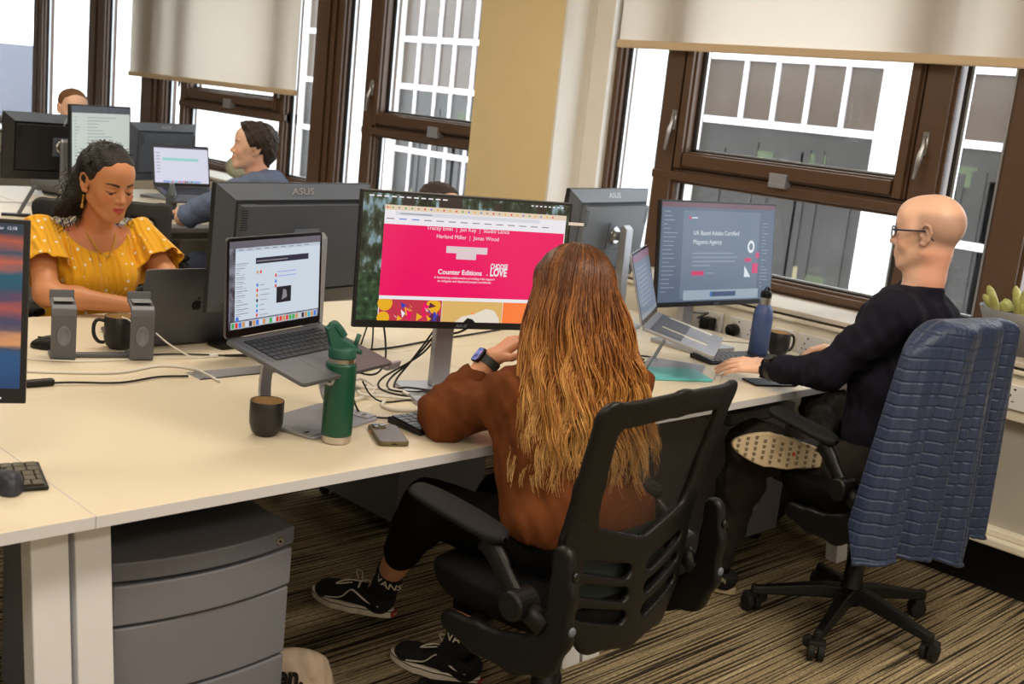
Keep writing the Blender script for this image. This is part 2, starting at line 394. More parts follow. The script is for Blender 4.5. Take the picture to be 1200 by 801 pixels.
# wall below the windows: dark plinth recess, dado panel, ledge
struct('wall_right', MB().box(4.36, 4.6, -2.6, 12.9, 0, .80).box(4.36, 4.6, -2.6, 12.9, 2.42, 2.85), M['wall'])
struct('trim_1', MB().box(4.16, 4.36, -2.6, 12.9, .0, .22), M['black_s'])
struct('trim_2', MB().box(4.09, 4.36, -2.6, 12.9, .26, .66), M['panel'])
struct('trim_3', MB().box(4.02, 4.36, -2.6, 12.9, .205, .235).box(4.05, 4.36, -2.6, 12.9, .235, .262), M['trunk'], bevel=.006)
struct('trim_4', MB().box(4.05, 4.36, -2.6, 12.9, .66, .825).box(4.035, 4.36, -2.6, 12.9, .825, .842), M['trunk'], bevel=.004)   # power trunking
struct('trim_5', MB().box(4.03, 4.46, -2.6, 12.9, .852, .872), M['sill'], bevel=.004)                                         # window sill
# pier between the windows
struct('wall_pier', MB().box(4.10, 4.6, 3.93, 4.52, .0, 2.85), M['cream'])
struct('trim_6', MB().box(4.095, 4.6, 3.915, 3.93, .86, 2.85), M['wall'])
struct('trim_7', MB().box(4.30, 4.6, 3.80, 3.915, .86, 2.85), M['wall'], bevel=.005)
struct('trim_8', MB().box(4.10, 4.6, -2.6, 1.12, .872, 2.85), M['brown'])      # brown clad pier at the right edge of the view

ZB, ZG, ZT = .872, .930, 2.42
def handle(y, z, parent):
    mb = MB().tube([(WX-.07, y, z+.045), (WX-.07, y, z-.0), (WX-.085, y, z-.03), (WX-.09, y+.008, z-.125)], [.008, .011, .012, .008], 8)
    mb.box(WX-.066, WX-.03, y-.011, y+.011, z-.03, z+.06)
    mb.build('handle', M['alu'], parent, smooth=True)
def pane(y0, y1, z0, z1, parent):
    MB().box(WX+.0, WX+.004, y0, y1, z0, z1).build('pane', M['glass'], parent)
    # rubber gasket and silver spacer round the pane
    mb = MB(); t = .012
    for a in (y0, y1-t): mb.box(WX-.012, WX+.012, a, a+t, z0, z1)
    mb.box(WX-.012, WX+.012, y0, y1, z0, z0+t*.6)
    mb.build('gasket', M['brown_d'], parent)
    mb = MB()
    for a, b in ((y0+t, y0+t+.012), (y1-t-.012, y1-t)): mb.box(WX-.004, WX+.010, a, b, z0+.006, z1)
    mb.box(WX-.004, WX+.012, y0+t, y1-t, z0+t*.6, z0+t*.6+.007)
    mb.build('spacer', M['alu'], parent)
_mj = [0]
def member(mb, y0, y1, z0, z1, d=.055, r=.014):
    """frame section with a rebate step"""
    _mj[0] += 1; d = d+.0011*(_mj[0] % 4)
    mb.box(WX-d+.02, WX+.05+.001*(_mj[0] % 4), y0, y1, z0, z1); w = min((y1-y0), (z1-z0))
    mb.box(WX-d, WX-d+.03, y0+(r if y1-y0 < z1-z0 else 0), y1-(r if y1-y0 < z1-z0 else 0), z0+(r if z1-z0 < y1-y0 else 0), z1-(r if z1-z0 < y1-y0 else 0))
wi = [0]
def window(y0, y1, casement=None, sides=(), posts=()):
    """one window unit between y0 and y1; casement=(glass y0, glass y1, stile outer y0, outer y1)"""
    wi[0] += 1
    root = bpy.data.objects.new('window_%d' % wi[0], None); COL.objects.link(root); root['kind'] = 'structure'
    fr = MB(); member(fr, y0, y1, ZB, ZG)
    for a, b in posts: member(fr, a, b, ZB, ZT)
    if casement:
        g0, g1, o0, o1 = casement
        for a, b in ((o0, g0-.055), (g1+.055, o1)): member(fr, a, b, ZB, ZT)
        member(fr, o0, o1, 1.279, 1.345)                       # transom
        fr.build('frame', M['brown'], root, bevel=.003)
        ca = MB(); 
        for a, b in ((g0-.058, g0), (g1, g1+.058)): member(ca, a, b, 1.35, ZT, .07, .01)
        member(ca, g0, g1, 1.352, 1.428, .07, .01)
        ca.build('casement', M['brown'], root, bevel=.003)
        MB().box(WX-.034, WX-.03, g0-.066, g0-.058, 1.345, ZT).box(WX-.034, WX-.03, g1+.058, g1+.066, 1.345, ZT).box(WX-.034, WX-.03, g0-.06, g1+.06, 1.343, 1.352).build('seal', M['brown_d'], root)
        pane(g0, g1, 1.428, ZT, root); pane(g0-.04, g1+.04, ZG, 1.279, root)
        MB().box(WX-.085, WX-.03, (g0+g1)/2-.05, (g0+g1)/2+.035, 1.325, 1.385).box(WX-.09, WX-.03, (g0+g1)/2-.05, (g0+g1)/2+.035, 1.338, 1.342).build('latch', M['silver'], root, bevel=.003)
        handle(g0-.11, 1.56, root); handle(g1+.085, 1.55, root)
    else: fr.build('frame', M['brown'], root, bevel=.003)
    for a, b in sides: pane(a, b, ZG, ZT, root)
    return root
window(1.12, 3.81, (2.267, 3.311, 2.075, 3.49), [(1.854, 2.06), (3.50, 3.76)], [(1.12, 1.35), (1.70, 1.854), (3.755, 3.81)])
window(4.40, 6.18, (4.566, 5.61, 4.42, 5.785), [(5.79, 6.02)], [(6.02, 6.10), (6.11, 6.18)])
window(6.18, 8.45, (6.757, 7.889, 6.625, 8.035), [(6.34, 6.62), (8.04, 8.27)], [(6.18, 6.34), (8.27, 8.35), (8.37, 8.45)])
window(8.45, 10.62, None, [(8.65, 9.295), (9.61, 10.52)], [(8.45, 8.65), (9.295, 9.45), (9.46, 9.61), (10.52, 10.62)])
window(10.62, 12.9, None, [(10.74, 12.4)], [(10.62, 10.74), (12.4, 12.9)])

# roller blinds
def blind(y0, y1, z, lab):
    t = thing('roller_blind', lab, 'blind', (4.285, y0, z))
    w = y1-y0; mb = MB()
    n = 24
    for i in range(n): 
        a = w*i/n; b = w*(i+1)/n; d0 = .003*math.sin(i*.9); d1 = .003*math.sin((i+1)*.9)
        mb.add([(d0, a, .02), (d1, b, .02), (0, b, 2.70-z), (0, a, 2.70-z)], [(0, 1, 2, 3)])
    mb.build('fabric', M['blind'], t, smooth=True)
    MB().box(-.012, .012, -.004, w+.004, -.012, .024).build('bottom_bar', M['blind_bar'], t, bevel=.005)
    MB().tube([(0, 0, 2.72-z), (0, w, 2.72-z)], .03, 12).build('roller_tube', M['alu'], t)
blind(.55, 3.74, 1.885, 'wide cream roller blind over the window beside the bald man')
blind(6.42, 8.72, 1.475, 'cream roller blind pulled down over the window behind the man in the hoodie')

# ================================================================== street outside
M['render'] = mat('white_render', (236, 234, 228), .8, var=.05, vscale=2)
M['facglass'] = mat('facade_glass', (80, 68, 58), .25, var=.35, vscale=1.3)
M['facdark'] = mat('facade_dark', (46, 42, 38), .4, var=.4, vscale=2.2)
M['facmull'] = mat('facade_white_frame', (226, 218, 220), .6)
M['brick'] = mat('grey_brick', (84, 86, 98), .8, var=.2, vscale=3, stretch=(1, 1, 8))
M['street'] = mat('street_asphalt', (150, 146, 140), .9, var=.1)
struct('street', MB().box(4.7, 30, -8, 40, -1.3, -1.2), M['street'])
bld = thing('building_opposite', 'white rendered building with glazed bays across the street, outside the windows', 'building', (10, 0, -1.2))
def facade(y0, y1, muls, rails):
    w = y1-y0; t = MB().box(.12, .3, y0, y1, 0, 5.2).build('glazed_bay', M['facglass'], bld)
    mb = MB()
    for m_ in muls: mb.box(.085, .125, m_-.020, m_+.020, 2.82 if rails[0] > 1.5 and w > 1.5 else .9, 5.2)
    for z in rails: mb.box(.080, .13, y0, y1, z+1.2-.035, z+1.2+.035)
    mb.build('frame', M['facmull'], t)
    MB().box(.112, .119, y0, y1, 0, 2.78).build('lower_glazing', M['facdark'], t)
    rr = random.Random(int(y0*10))
    for i in range(7):
        a = y0+rr.uniform(0, w-.3); MB().box(.100, .1235, a, a+rr.uniform(.06, .16), .9, rr.uniform(2.3, 2.75)).build('dark_post', M['facdark'], t)
    for i in range(5):
        a = y0+rr.uniform(0, w-.5); z = rr.choice((1.3, 1.9, 2.45)); MB().box(.105, .1205, a, a+rr.uniform(.15, .35), z, z+rr.uniform(.08, .2)).build('painted_reflection', M['pale'] if i % 2 else M['leafy'], t)  # green and cream glass reflections, put in as coloured patches
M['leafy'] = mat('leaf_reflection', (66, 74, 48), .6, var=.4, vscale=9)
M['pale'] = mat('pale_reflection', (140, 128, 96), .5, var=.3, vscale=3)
facade(4.27, 5.17, [4.70], [1.63, 2.27, .75])
facade(5.5, 7.55, [5.9, 6.3, 6.68, 7.06], [1.62, 2.27])
facade(10.8, 12.65, [11.2, 11.58, 11.9, 12.3], [.8, 1.64, 2.26])
facade(13.6, 14.9, [13.9, 14.3, 14.6], [.9, 1.6, 2.3])
mbc = MB()
for a, b in ((.5, 4.27), (5.17, 5.5), (7.55, 10.8), (12.65, 13.6), (14.9, 24.5)): mbc.box(.02, .4, a, b, 0, 9.2)
mbc.box(.03, .3, .5, 24.5, 5.2, 9.2)
mbc.build('wall', M['render'], bld, bevel=.01)
o = MB().box(13.5, 16, 24.6, 60, -1.2, 1.75).build('grey_brick_building', M['brick']); tag(o, 'low grey brick building outside the leftmost window', 'building')
t = thing('white_railing', 'low white railing outside below the large casement', 'railing', (8.6, 4.2, -1.2))
MB().box(-.02, .02, .9, 3.0, 1.36, 1.40).build('rail', M['facmull'], t)
for i in range(6): MB().box(-.02, .02, .9+i*.42-.02, .9+i*.42+.02, 0, 1.36).build('post', M['facmull'], t)

# sockets on the trunking
def socket(y, kind='double'):
    t = thing('power_socket', 'x', 'socket', (4.05, y, .745), group='sockets on the window trunking')
    w = .146 if kind == 'double' else .086
    MB().box(-.009, 0, -w/2, w/2, -.043, .043).build('face_plate', M['white_p'], t, bevel=.002)
    mb = MB()
    for s in ((-.036, .036) if kind == 'double' else (0,)):
        mb.box(-.0096, -.008, s-.002, s+.002, .0, .009); mb.box(-.0096, -.008, s-.014, s-.006, -.018, -.014); mb.box(-.0096, -.008, s+.006, s+.014, -.018, -.014)
        mb.box(-.0096, -.008, s-.016+(.026 if s < 0 else -.026)*0, s-.008, .024, .030)
    mb.build('slots', M['black'], t)
    mb = MB()
    for s in ((-.05, .05) if kind == 'double' else (.02,)): mb.box(-.013, -.008, s-.006, s+.006, .015, .034)
    mb.build('switches', M['trunk'], t)
    return t
for y, k, l in ((2.84, 'double', 'double power socket with a black plug, behind the blue steel bottle'), (2.66, 'double', 'double power socket holding a round black plug, left of the blue steel bottle'),
                (2.47, 'single', 'white outlet plate with green markings between the blue bottle and the black mug'), (2.33, 'double', 'double power socket just behind the black mug'),
                (2.16, 'double', 'double power socket right of the black mug, by the bald man'), (1.50, 'double', 'double power socket below the cactus pot')):
    t = socket(y, k); t['label'] = l
t = thing('fused_outlet_label', 'small white label printed in green on the window trunking', 'label', (4.04, 2.50, .735))
MB().box(-.002, .0, -.03, .03, -.035, .035).build('card', M['white_p'], t)
MB().box(-.003, -.0021, -.022, .022, .018, .027).box(-.003, -.0021, -.022, .022, -.027, -.018).box(-.003, -.0021, -.022, -.018, -.02, .02).build('print', mat('green_print', (40, 130, 80), .6), t)
for y, lab, rnd in ((2.82, 'black square plug in the trunking, left of the blue bottle', 0), (2.70, 'round black plug in the trunking beside the blue bottle', 1)):
    t = thing('power_plug', lab, 'plug', (4.04, y, .735))
    if rnd: recalc(MB().tube([(-.0, 0, 0), (-.035, 0, 0), (-.045, 0, 0)], [.026, .026, .018], 14).build('body', M['black'], t, smooth=True))
    else: MB().box(-.06, 0, -.024, .024, -.03, .03).build('body', M['black'], t, bevel=.006)
    MB().tube(spline([(-.03, 0, -.025), (-.03, 0, -.06), (-.02, .04, -.10), (-.03, .12, -.10)]), .004, 6).build('lead', M['cable_b'], t, smooth=True)

# cactus pot on the sill
t = thing('potted_cactus', 'grey pot of pale green finger cactus on the window sill', 'plant', (4.235, 1.60, .872))
MB().lathe([(0, 0), (.105, 0), (.15, .10), (.172, .155), (.160, .155), (.14, .10), (0, .11)], 40).build('pot', mat('grey_ceramic', (124, 124, 126), .6, bump=.03, bscale=120), t, smooth=True)
MB().lathe([(0, .138), (.157, .138)], 24).build('soil', mat('soil', (58, 46, 36), .95, bump=.5, bscale=80), t)
cac = MB(); rr = random.Random(4)
for i in range(26):
    a = rr.uniform(0, 6.28); r = .135*math.sqrt(rr.random()); bx, by = r*math.cos(a), r*math.sin(a); h = rr.uniform(.05, .12); lx, ly = bx*rr.uniform(.1, .5), by*rr.uniform(.1, .5); q = rr.uniform(.013, .018)
    cac.tube(spline([(bx, by, .12), (bx+lx*.4, by+ly*.4, .12+h*.5), (bx+lx, by+ly, .12+h)], 4), [q*.8, q*.95, q, q*1.05, q*1.05, q, q, q*.8, q*.3], 9)
cac.build('cactus_stems', mat('cactus_green', (176, 176, 104), .7, var=.25, vscale=90, bump=.6, bscale=200), t, smooth=True)
def gridmesh(fn, nu, nv, mb=None, mi=0, closed=False):
    mb = mb or MB(); vs = [fn(i/(nu-(0 if closed else 1)), j/(nv-1)) for j in range(nv) for i in range(nu)]; fs = []
    for j in range(nv-1):
        for i in range(nu if closed else nu-1):
            k = (i+1) % nu; fs.append((j*nu+i, j*nu+k, (j+1)*nu+k, (j+1)*nu+i))
    return mb.add(vs, fs, mi)
def solid(o, t, off=0):
    m = o.modifiers.new('thick', 'SOLIDIFY'); m.thickness = t; m.offset = off; return o
def subs(o, n=1): m = o.modifiers.new('sub', 'SUBSURF'); m.levels = n; m.render_levels = n; return o

# ================================================================== desks
Y0, Y1, Y2, Y3 = 1.954, 2.765, 2.858, 3.655
def desk(x0, x1, y0, y1, lab, grp, skip=(), z=.73):
    t = thing('desk', lab, 'desk', (x0, y0, 0), group=grp); w, d = x1-x0, y1-y0
    MB().box(.001, w-.001, 0, d, z-.0255, z).build('desktop', [M['desk']], t, bevel=.0015)
    mb = MB(); e = .0008
    mb.box(.0015, w-.0015, -e, 0, z-.0245, z-.001).box(.0015, w-.0015, d, d+e, z-.0245, z-.001).box(w-.001, w-.0003, 0, d, z-.0245, z-.001).box(.0003, .001, 0, d, z-.0245, z-.001)
    mb.build('edge_banding', M['desk_edge'], t)
    for lx in (.006, w-.080):
        for (ya, yb) in ((.13, .045), (d-.13, d-.045)):
            if (lx > .1, ya > .2) in skip: continue
            mb = MB(); ln = []
            for (yy, zz) in ((yb, .0), (ya, z-.026)):
                ln.append((yy, zz))
            mb.prism([(ln[0][0]-.025, 0), (ln[0][0]+.025, 0), (ln[1][0]+.025, z-.026), (ln[1][0]-.025, z-.026)], lx, lx+.074, 'x')
            mb.build('leg', M['white_metal'], t, bevel=.003)
        MB().box(lx+.008, lx+.066, .12, d-.12, z-.078, z-.028).build('crossbar', M['white_metal'], t, bevel=.003)
    MB().box(.09, w-.09, .16, .20, z-.07, z-.028).box(.09, w-.09, d-.20, d-.16, z-.07, z-.028).build('beam', M['white_metal'], t)
    MB().box(.10, w-.10, d/2-.12, d/2+.12, z-.135, z-.13).build('cable_tray', M['white_metal'], t)
    return t
XS = [-.56, .926, 2.42, 3.93]
labs = ['white desk at the left edge, holding the keyboard, mouse and sunset wallpaper screen', 'white desk holding the green bottle, raised laptop and phone', 'white desk where the bald man works, running up to the window']
labr = ['white desk opposite the sunset wallpaper screen, behind its cable', 'white desk where the woman in yellow sits', 'white desk opposite the bald man, behind the leaning row of screens']
for i in range(3):
    desk(XS[i], XS[i+1], Y0, Y1, labs[i], 'near row of desks', {1: [(True, True)], 2: [(False, True)]}.get(i, ())); desk(XS[i], XS[i+1], Y2, Y3, labr[i], 'second row of desks', {1: [(True, False)], 2: [(False, False)]}.get(i, ()))
for x0, x1, lab in ((-.55, 1.60, 'white filler panel closing the gap between the two desk rows at left'), (2.10, 3.92, 'white filler panel closing the gap between the two desk rows at right')):
    o = MB().box(x0, x1, Y1+.001, Y2-.001, .706, .7295).box(x0, x1, Y1+.02, Y2-.02, .60, .706).build('filler_panel', M['desk'], bevel=.001); tag(o, lab, 'panel', 'filler panels between the desk rows')
o = MB().box(1.56, 2.14, Y1+.022, Y2-.022, .55, .601).build('cable_duct', M['rubber']); tag(o, 'dark open cable duct in the gap behind the raised laptop', 'duct')  # black colour stands in for the shade of a deeper gap
desk(1.15, 2.60, 5.76, 6.56, 'far white desk under the bent dark phone stand', 'far desks'); desk(2.603, 4.0, 5.76, 6.56, 'far white desk where the man in the hoodie leans', 'far desks')
desk(1.15, 2.60, 6.60, 7.4, 'farthest white desk, behind the black back of a screen', 'far desks'); desk(2.603, 4.0, 6.60, 7.4, 'farthest white desk, under the far grey screen back by the window', 'far desks')

# ================================================================== drawer pedestals
def pedestal(lab, loc, rz=0, w=.42, d=.56, h=.565, light=False):
    t = thing('drawer_pedestal', lab, 'drawer unit', loc, rz, group='drawer pedestals under the desks'); m = M['grey_metal']
    MB().box(-w/2, w/2, 0.02, d, .055, h-.045).build('cabinet', m, t, bevel=.003)
    def bow(x, e): return -e*(1-(2*x/w)**2)
    def slab(z0, z1, e, y1, name, mm, inset=.0, tilt=0):
        n = 16; pts = [(-w/2+inset+(w-2*inset)*i/n, bow(-w/2+inset+(w-2*inset)*i/n, e)-.002) for i in range(n+1)]
        mb = MB(); mb.prism(pts+[(w/2-inset, y1), (-w/2+inset, y1)], z0, z1, 'z'); return mb.build(name, mm, t, bevel=.004)
    slab(h-.042, h, .035, d, 'top', M['grey_metal_d'])
    for k, (z0, z1) in enumerate(((.425, h-.052), (.255, .418), (.07, .248))):
        slab(z0, z1, .030-.008*(k > 0), .03, 'drawer', m, .004+.004*(k > 0))
    recalc(MB().at((w/2-.05, bow(w/2-.05, .035)-.003, h-.022), (R(90), 0, 0)).lathe([(0, .004), (.008, .004), (.010, 0)], 14).lathe([(0, .006), (.003, .006), (.003, .0)], 10, mi=1).build('lock', [M['lock'], M['black']], t))
    for a in (-1, 1):
        for y in (.06, d-.06): MB().at((a*(w/2-.05), y, .027), (0, R(90), 0)).lathe([(0, -.01), (.024, -.01), (.027, 0), (.024, .01), (0, .01)], 14).box(-.052, -.02, -.008, .008, -.008, .008).build('caster', M['rubber'], t)
    return t
pedestal('grey drawer pedestal with a lock under the desk by the green bottle', (1.245, 2.085, 0), w=.44)
pedestal('grey drawer pedestal in the shade under the second desk row, left of the crossed leg', (2.74, 3.55, 0), R(180))
pedestal('grey drawer pedestal behind the leg of the bald man', (3.62, 2.80, 0), R(180))

# ================================================================== task chairs
def weave(name, c, alpha):
    m = bpy.data.materials.new(name); m.use_nodes = True; nt = m.node_tree; N, L = nt.nodes, nt.links; N.clear()
    out = N.new('ShaderNodeOutputMaterial'); p = N.new('ShaderNodeBsdfPrincipled'); p.inputs['Base Color'].default_value = (*lin(c), 1); p.inputs['Roughness'].default_value = .6
    tr = N.new('ShaderNodeBsdfTransparent'); mx = N.new('ShaderNodeMixShader'); tc = N.new('ShaderNodeTexCoord')
    w = N.new('ShaderNodeTexWave'); w.bands_direction = 'Z'; w.inputs['Scale'].default_value = 70; w.inputs['Distortion'].default_value = .2; L.new(tc.outputs['Object'], w.inputs[0])
    w2 = N.new('ShaderNodeTexWave'); w2.bands_direction = 'X'; w2.inputs['Scale'].default_value = 90; L.new(tc.outputs['Object'], w2.inputs[0])
    ad = N.new('ShaderNodeMath'); ad.operation = 'ADD'; L.new(w.outputs[1], ad.inputs[0]); L.new(w2.outputs[1], ad.inputs[1])
    mr = N.new('ShaderNodeMapRange'); mr.inputs[1].default_value = .4; mr.inputs[2].default_value = 1.5; mr.inputs[3].default_value = alpha-.2; mr.inputs[4].default_value = alpha+.28; L.new(ad.outputs[0], mr.inputs[0]); L.new(mr.outputs[0], mx.inputs[0])
    L.new(tr.outputs[0], mx.inputs[1]); L.new(p.outputs[0], mx.inputs[2]); L.new(mx.outputs[0], out.inputs[0]); return m
M['weave'] = weave('chair_back_mesh', (40, 36, 35), .36)
M['lumbar'] = mat('lumbar_mesh', (48, 58, 58), .7, bump=.4, bscale=700)
def meshof(S, h, name, m, parent):
    V, Q = S.net(h) if h else S
    if h: V = relax(V, Q, 1)
    used = np.unique(Q); mp = np.full(len(V), -1); mp[used] = np.arange(len(used)); me = bpy.data.meshes.new(name); me.from_pydata([tuple(v) for v in V[used]], [], [tuple(int(a) for a in q) for q in mp[Q]]); me.update()
    return link_mesh(name, me, m, parent, smooth=True)
def task_chair(lab, loc, rz, back=True, turn=0):
    t = thing('task_chair', lab, 'office chair', loc, rz, group='black office chairs')
    K, KS = M['black'], M['black_s']
    # five-star base: each leg a part with its caster
    for k in range(5):
        a = R(90+72*k+turn); ca, sa = math.cos(a), math.sin(a)
        T = Matrix(((ca, -sa, 0, 0), (sa, ca, 0, 0), (0, 0, 1, 0), (0, 0, 0, 1)))
        mb = MB(); mb.T = T
        prof = [(.03, .035, .095, .135), (.10, .030, .09, .132), (.20, .025, .078, .112), (.29, .021, .066, .094), (.335, .019, .062, .086)]
        vs = []; fs = []
        for (x, hw, z0, z1) in prof: vs += [(x, -hw, z0), (x, hw, z0), (x, hw*.7, z1), (x, -hw*.7, z1)]
        for i in range(4):
            for j in range(4): fs.append((i*4+j, i*4+(j+1) % 4, i*4+4+(j+1) % 4, i*4+4+j))
        fs += [(3, 2, 1, 0), (16, 17, 18, 19)]
        mb.add(vs, fs); leg = recalc(mb.build('base_leg', K, t, bevel=.006, seg=3))
        mb = MB(); mb.T = T @ Matrix.Translation((.325, 0, 0)) @ Matrix.Rotation(R(40+70*k), 4, 'Z')
        mb.tube([(0, 0, .05), (0, 0, .09)], .014, 10)
        mb.tube([(-.028, 0, .048), (-.028, .02, .05)], [.02, .02], 8)
        for s in (-.016, .016):
            n = 18; 
            for (x0, x1) in ((s-.011, s+.011),):
                pts = [(.0+.029*math.cos(2*math.pi*i/n)-.012, .029+.029*math.sin(2*math.pi*i/n)) for i in range(n)]
                mb.prism(pts, x0, x1, 'x')
        mb.box(-.028, .028, -.03, .006, .045, .064)
        recalc(mb.build('caster', M['rubber'], leg, bevel=.004))
    MB().tube([(0, 0, .08), (0, 0, .14), (0, 0, .15), (0, 0, .26)], [.045, .04, .034, .03], 20).build('hub', K, t, smooth=True)
    MB().tube([(0, 0, .25), (0, 0, .40)], .014, 16).build('gas_lift', M['lock'], t, smooth=True)
    MB().tube([(0, 0, .22), (0, 0, .34)], .026, 16).build('lift_cover', K, t, smooth=True)
    MB().box(-.09, .09, -.14, .10, .375, .425).tube([(.08, .03, .40), (.22, .05, .395), (.25, .05, .39)], [.006, .006, .014], 8).build('mechanism', K, t, bevel=.01)
    # seat
    def seatf(u, v):
        a = 2*math.pi*u; c_, s_ = math.cos(a), math.sin(a); e = .62
        x = math.copysign(abs(c_)**e, c_)*.255; y = math.copysign(abs(s_)**e, s_)*.245
        if v < .5: k = v/.5; return (x*math.sin(k*math.pi/2), y*math.sin(k*math.pi/2)+.02, .500-.012*k*k-(.035*max(0, y/.245)**3)*k)
        k = (v-.5)/.5; b = math.cos(k*math.pi/2); return (x*(.80+.20*b**.5 if k < 1 else .8), y*(.80+.20*b**.5 if k < 1 else .8)+.02, .488-.085*k-(.035*max(0, y/.245)**3)*(1-k*.5))
    recalc(gridmesh(seatf, 40, 14, closed=True).build('seat', M['seat_fabric'], t, smooth=True))
    gridmesh(lambda u, v: (.21*v*math.cos(2*math.pi*u)*1.02, .20*v*math.sin(2*math.pi*u)+.02, .405+.015*v), 32, 6, closed=True).build('seat_shell', K, t, smooth=True)
    # arms
    for s in (-1, 1):
        X = s*.290
        arm = MB().tube(spline([(X, -.02, .622), (X+s*.005, -.06, .60), (X+s*.012, -.12, .55), (X+s*.012, -.145, .525)], 6), [.030]+[.026]*8+[.022]*9+[.03], 14, flat=.62, up=(1, 0, 0)).build('armrest', K, t, smooth=True)
        def padf(u, v, X=X, s=s):
            a = 2*math.pi*u; y = -.075+.30*v; w = .046*(1-abs(2*v-1)**3.2)**.35 if 0 < v < 1 else .004; w = max(w, .004)
            return (X+w*math.cos(a)-s*.006*math.sin(v*3.1), y, .643+.030*v+.013*math.sin(a)*(1 if w > .01 else .3)-(.0 if math.sin(a) > 0 else .004))
        recalc(gridmesh(padf, 20, 22, closed=True).build('arm_pad', M['black_s'], arm, smooth=True))
        recalc(MB().at((X+s*.012, -.145, .525), (0, R(90), 0)).lathe([(0, -.035), (.030, -.035), (.034, -.028), (.034, .028), (.030, .035), (0, .035)], 20).build('pivot', K, arm, smooth=False, bevel=.003))
        # flat J-shaped bracket sweeping from under the seat up behind the backrest
        S = SDF(); bx = s*.282; pts = [(-.236, .655), (-.244, .58), (-.238, .485), (-.205, .425), (-.13, .395), (-.02, .388), (.07, .395)]; rr_ = [.027, .031, .038, .044, .042, .034, .026]
        for i in range(6): S.cap((bx, *pts[i]), (bx, *pts[i+1]), rr_[i], rr_[i+1], .02)
        S.cut((1, 0, 0), bx+.014, .005); S.cut((-1, 0, 0), -bx+.014, .005)
        br = body_mesh('arm_bracket', [S.net(.006)], [K], t, rel=1) if False else meshof(S, .005, 'arm_bracket', K, t)
        for (yy, zz) in ((-.278, .505), (-.271, .625)): MB().sphere((bx, yy, zz), (.011, .006, .011), 12).build('bolt', M['monback_l'] if zz < .6 else M['black_g'], br, smooth=True)
        MB().tube([(s*.16, .04, .395), (s*.28, .02, .39)], .022, 10).build('crossbar', K, br, smooth=True)
        MB().at((0, 0, 0)).tube([(s*.292, -.15, .52), (s*.286, -.21, .49)], .026, 12).build('link', K, arm, smooth=True)
    if back:
        Zs = lambda q: .455+.510*q
        def hw(q): return .192+.052*q**.8-(.03*math.exp(-((q-.0)/.12)**2))
        def by(q, s): return -.225-.10*max(0, q-.35)**1.3+.045*s*s*(1.15-q*.55)
        def bend(V):   # flat frame bent to the curve of a back
            V = V.copy(); q = V[:, 2]/.51; V[:, 1] += -.225-.10*np.maximum(0, q-.35)**1.3+.045*(V[:, 0]/.27)**2*(1.15-q*.55); V[:, 2] += .455; return V
        S = SDF()
        for s in (-1, 1):
            pts = [(.13, -.035), (.178, .03), (.196, .12), (.205, .22), (.212, .34), (.222, .500)]; rr_ = [.034, .042, .044, .041, .036, .032]
            for i in range(5): S.cap((s*pts[i][0], 0, pts[i][1]), (s*pts[i+1][0], 0, pts[i+1][1]), rr_[i], rr_[i+1], .015)
            S.cap((0, 0, .510), (s*.218, 0, .500), .030, .032, .02); S.cap((0, 0, -.05), (s*.13, 0, -.035), .034, .030, .02)
            S.cap((s*.17, 0, .20), (s*.195, 0, .25), .02, .015, .03)
            for z in (-.02, .01, .04, .07, .10, .13, .16, .19): S.cap((0, 0, z-.028), (s*.19, 0, z+.034), .022, None, .008)
        for s in (-1, 1):
            for z in (.018, .074, .130): S.cap((s*.046, 0, z-.018), (s*.172, 0, z+.016), .0185, .0155, .003, True)
        S.cut((0, 1, 0), .011, .007); S.cut((0, -1, 0), .011, .007)
        for x_, q_ in ((-.17, .975), (.0, .99), (.17, .975), (-.217, .78), (.217, .78), (-.208, .5), (.208, .5)): S.cap((x_, -.02, q_*.51), (x_, -.009, q_*.51), .004, None, .001, True)
        V_, Q_ = S.net(.0055); V_ = bend(relax(V_, Q_, 1)); meshof((V_, Q_), 0, 'back_frame', K, t)
        q0 = .38
        gridmesh(lambda u, v: ((2*u-1)*(hw(q0+(1-q0)*v)-.01), by(q0+(1-q0)*v, (2*u-1)*hw(q0+(1-q0)*v)/.27)+.006, .455+.51*(q0+(1-q0)*v)), 20, 24).build('back_mesh', M['weave'], t, smooth=True)
        gridmesh(lambda u, v: ((2*u-1)*(hw(q0*v)-.02), by(q0*v, (2*u-1)*hw(q0*v)/.27)+.030, .455+.51*q0*v), 20, 12).build('lumbar_mesh', M['lumbar'], t, smooth=True)
    return t
M['seat_fabric'] = mat('black_seat_fabric', (11, 11, 12), .9, bump=.3, bscale=500, spec=.2)
CH1 = task_chair('black mesh-back office chair under the woman with long hair', (1.985, 1.728, 0), R(3), turn=20)
CH2 = task_chair('black office chair under the bald man, with the blue jacket over its back', (3.375, 1.665, 0), R(-9), turn=43)
CH2.scale = (1.0, .88, 1.05)
task_chair('black mesh-back office chair behind the woman in yellow', (1.92, 3.97, 0), R(164)).scale = (1, 1, 1.05)
task_chair('black office chair of the man in the grey hoodie', (3.12, 5.32, 0), R(20))
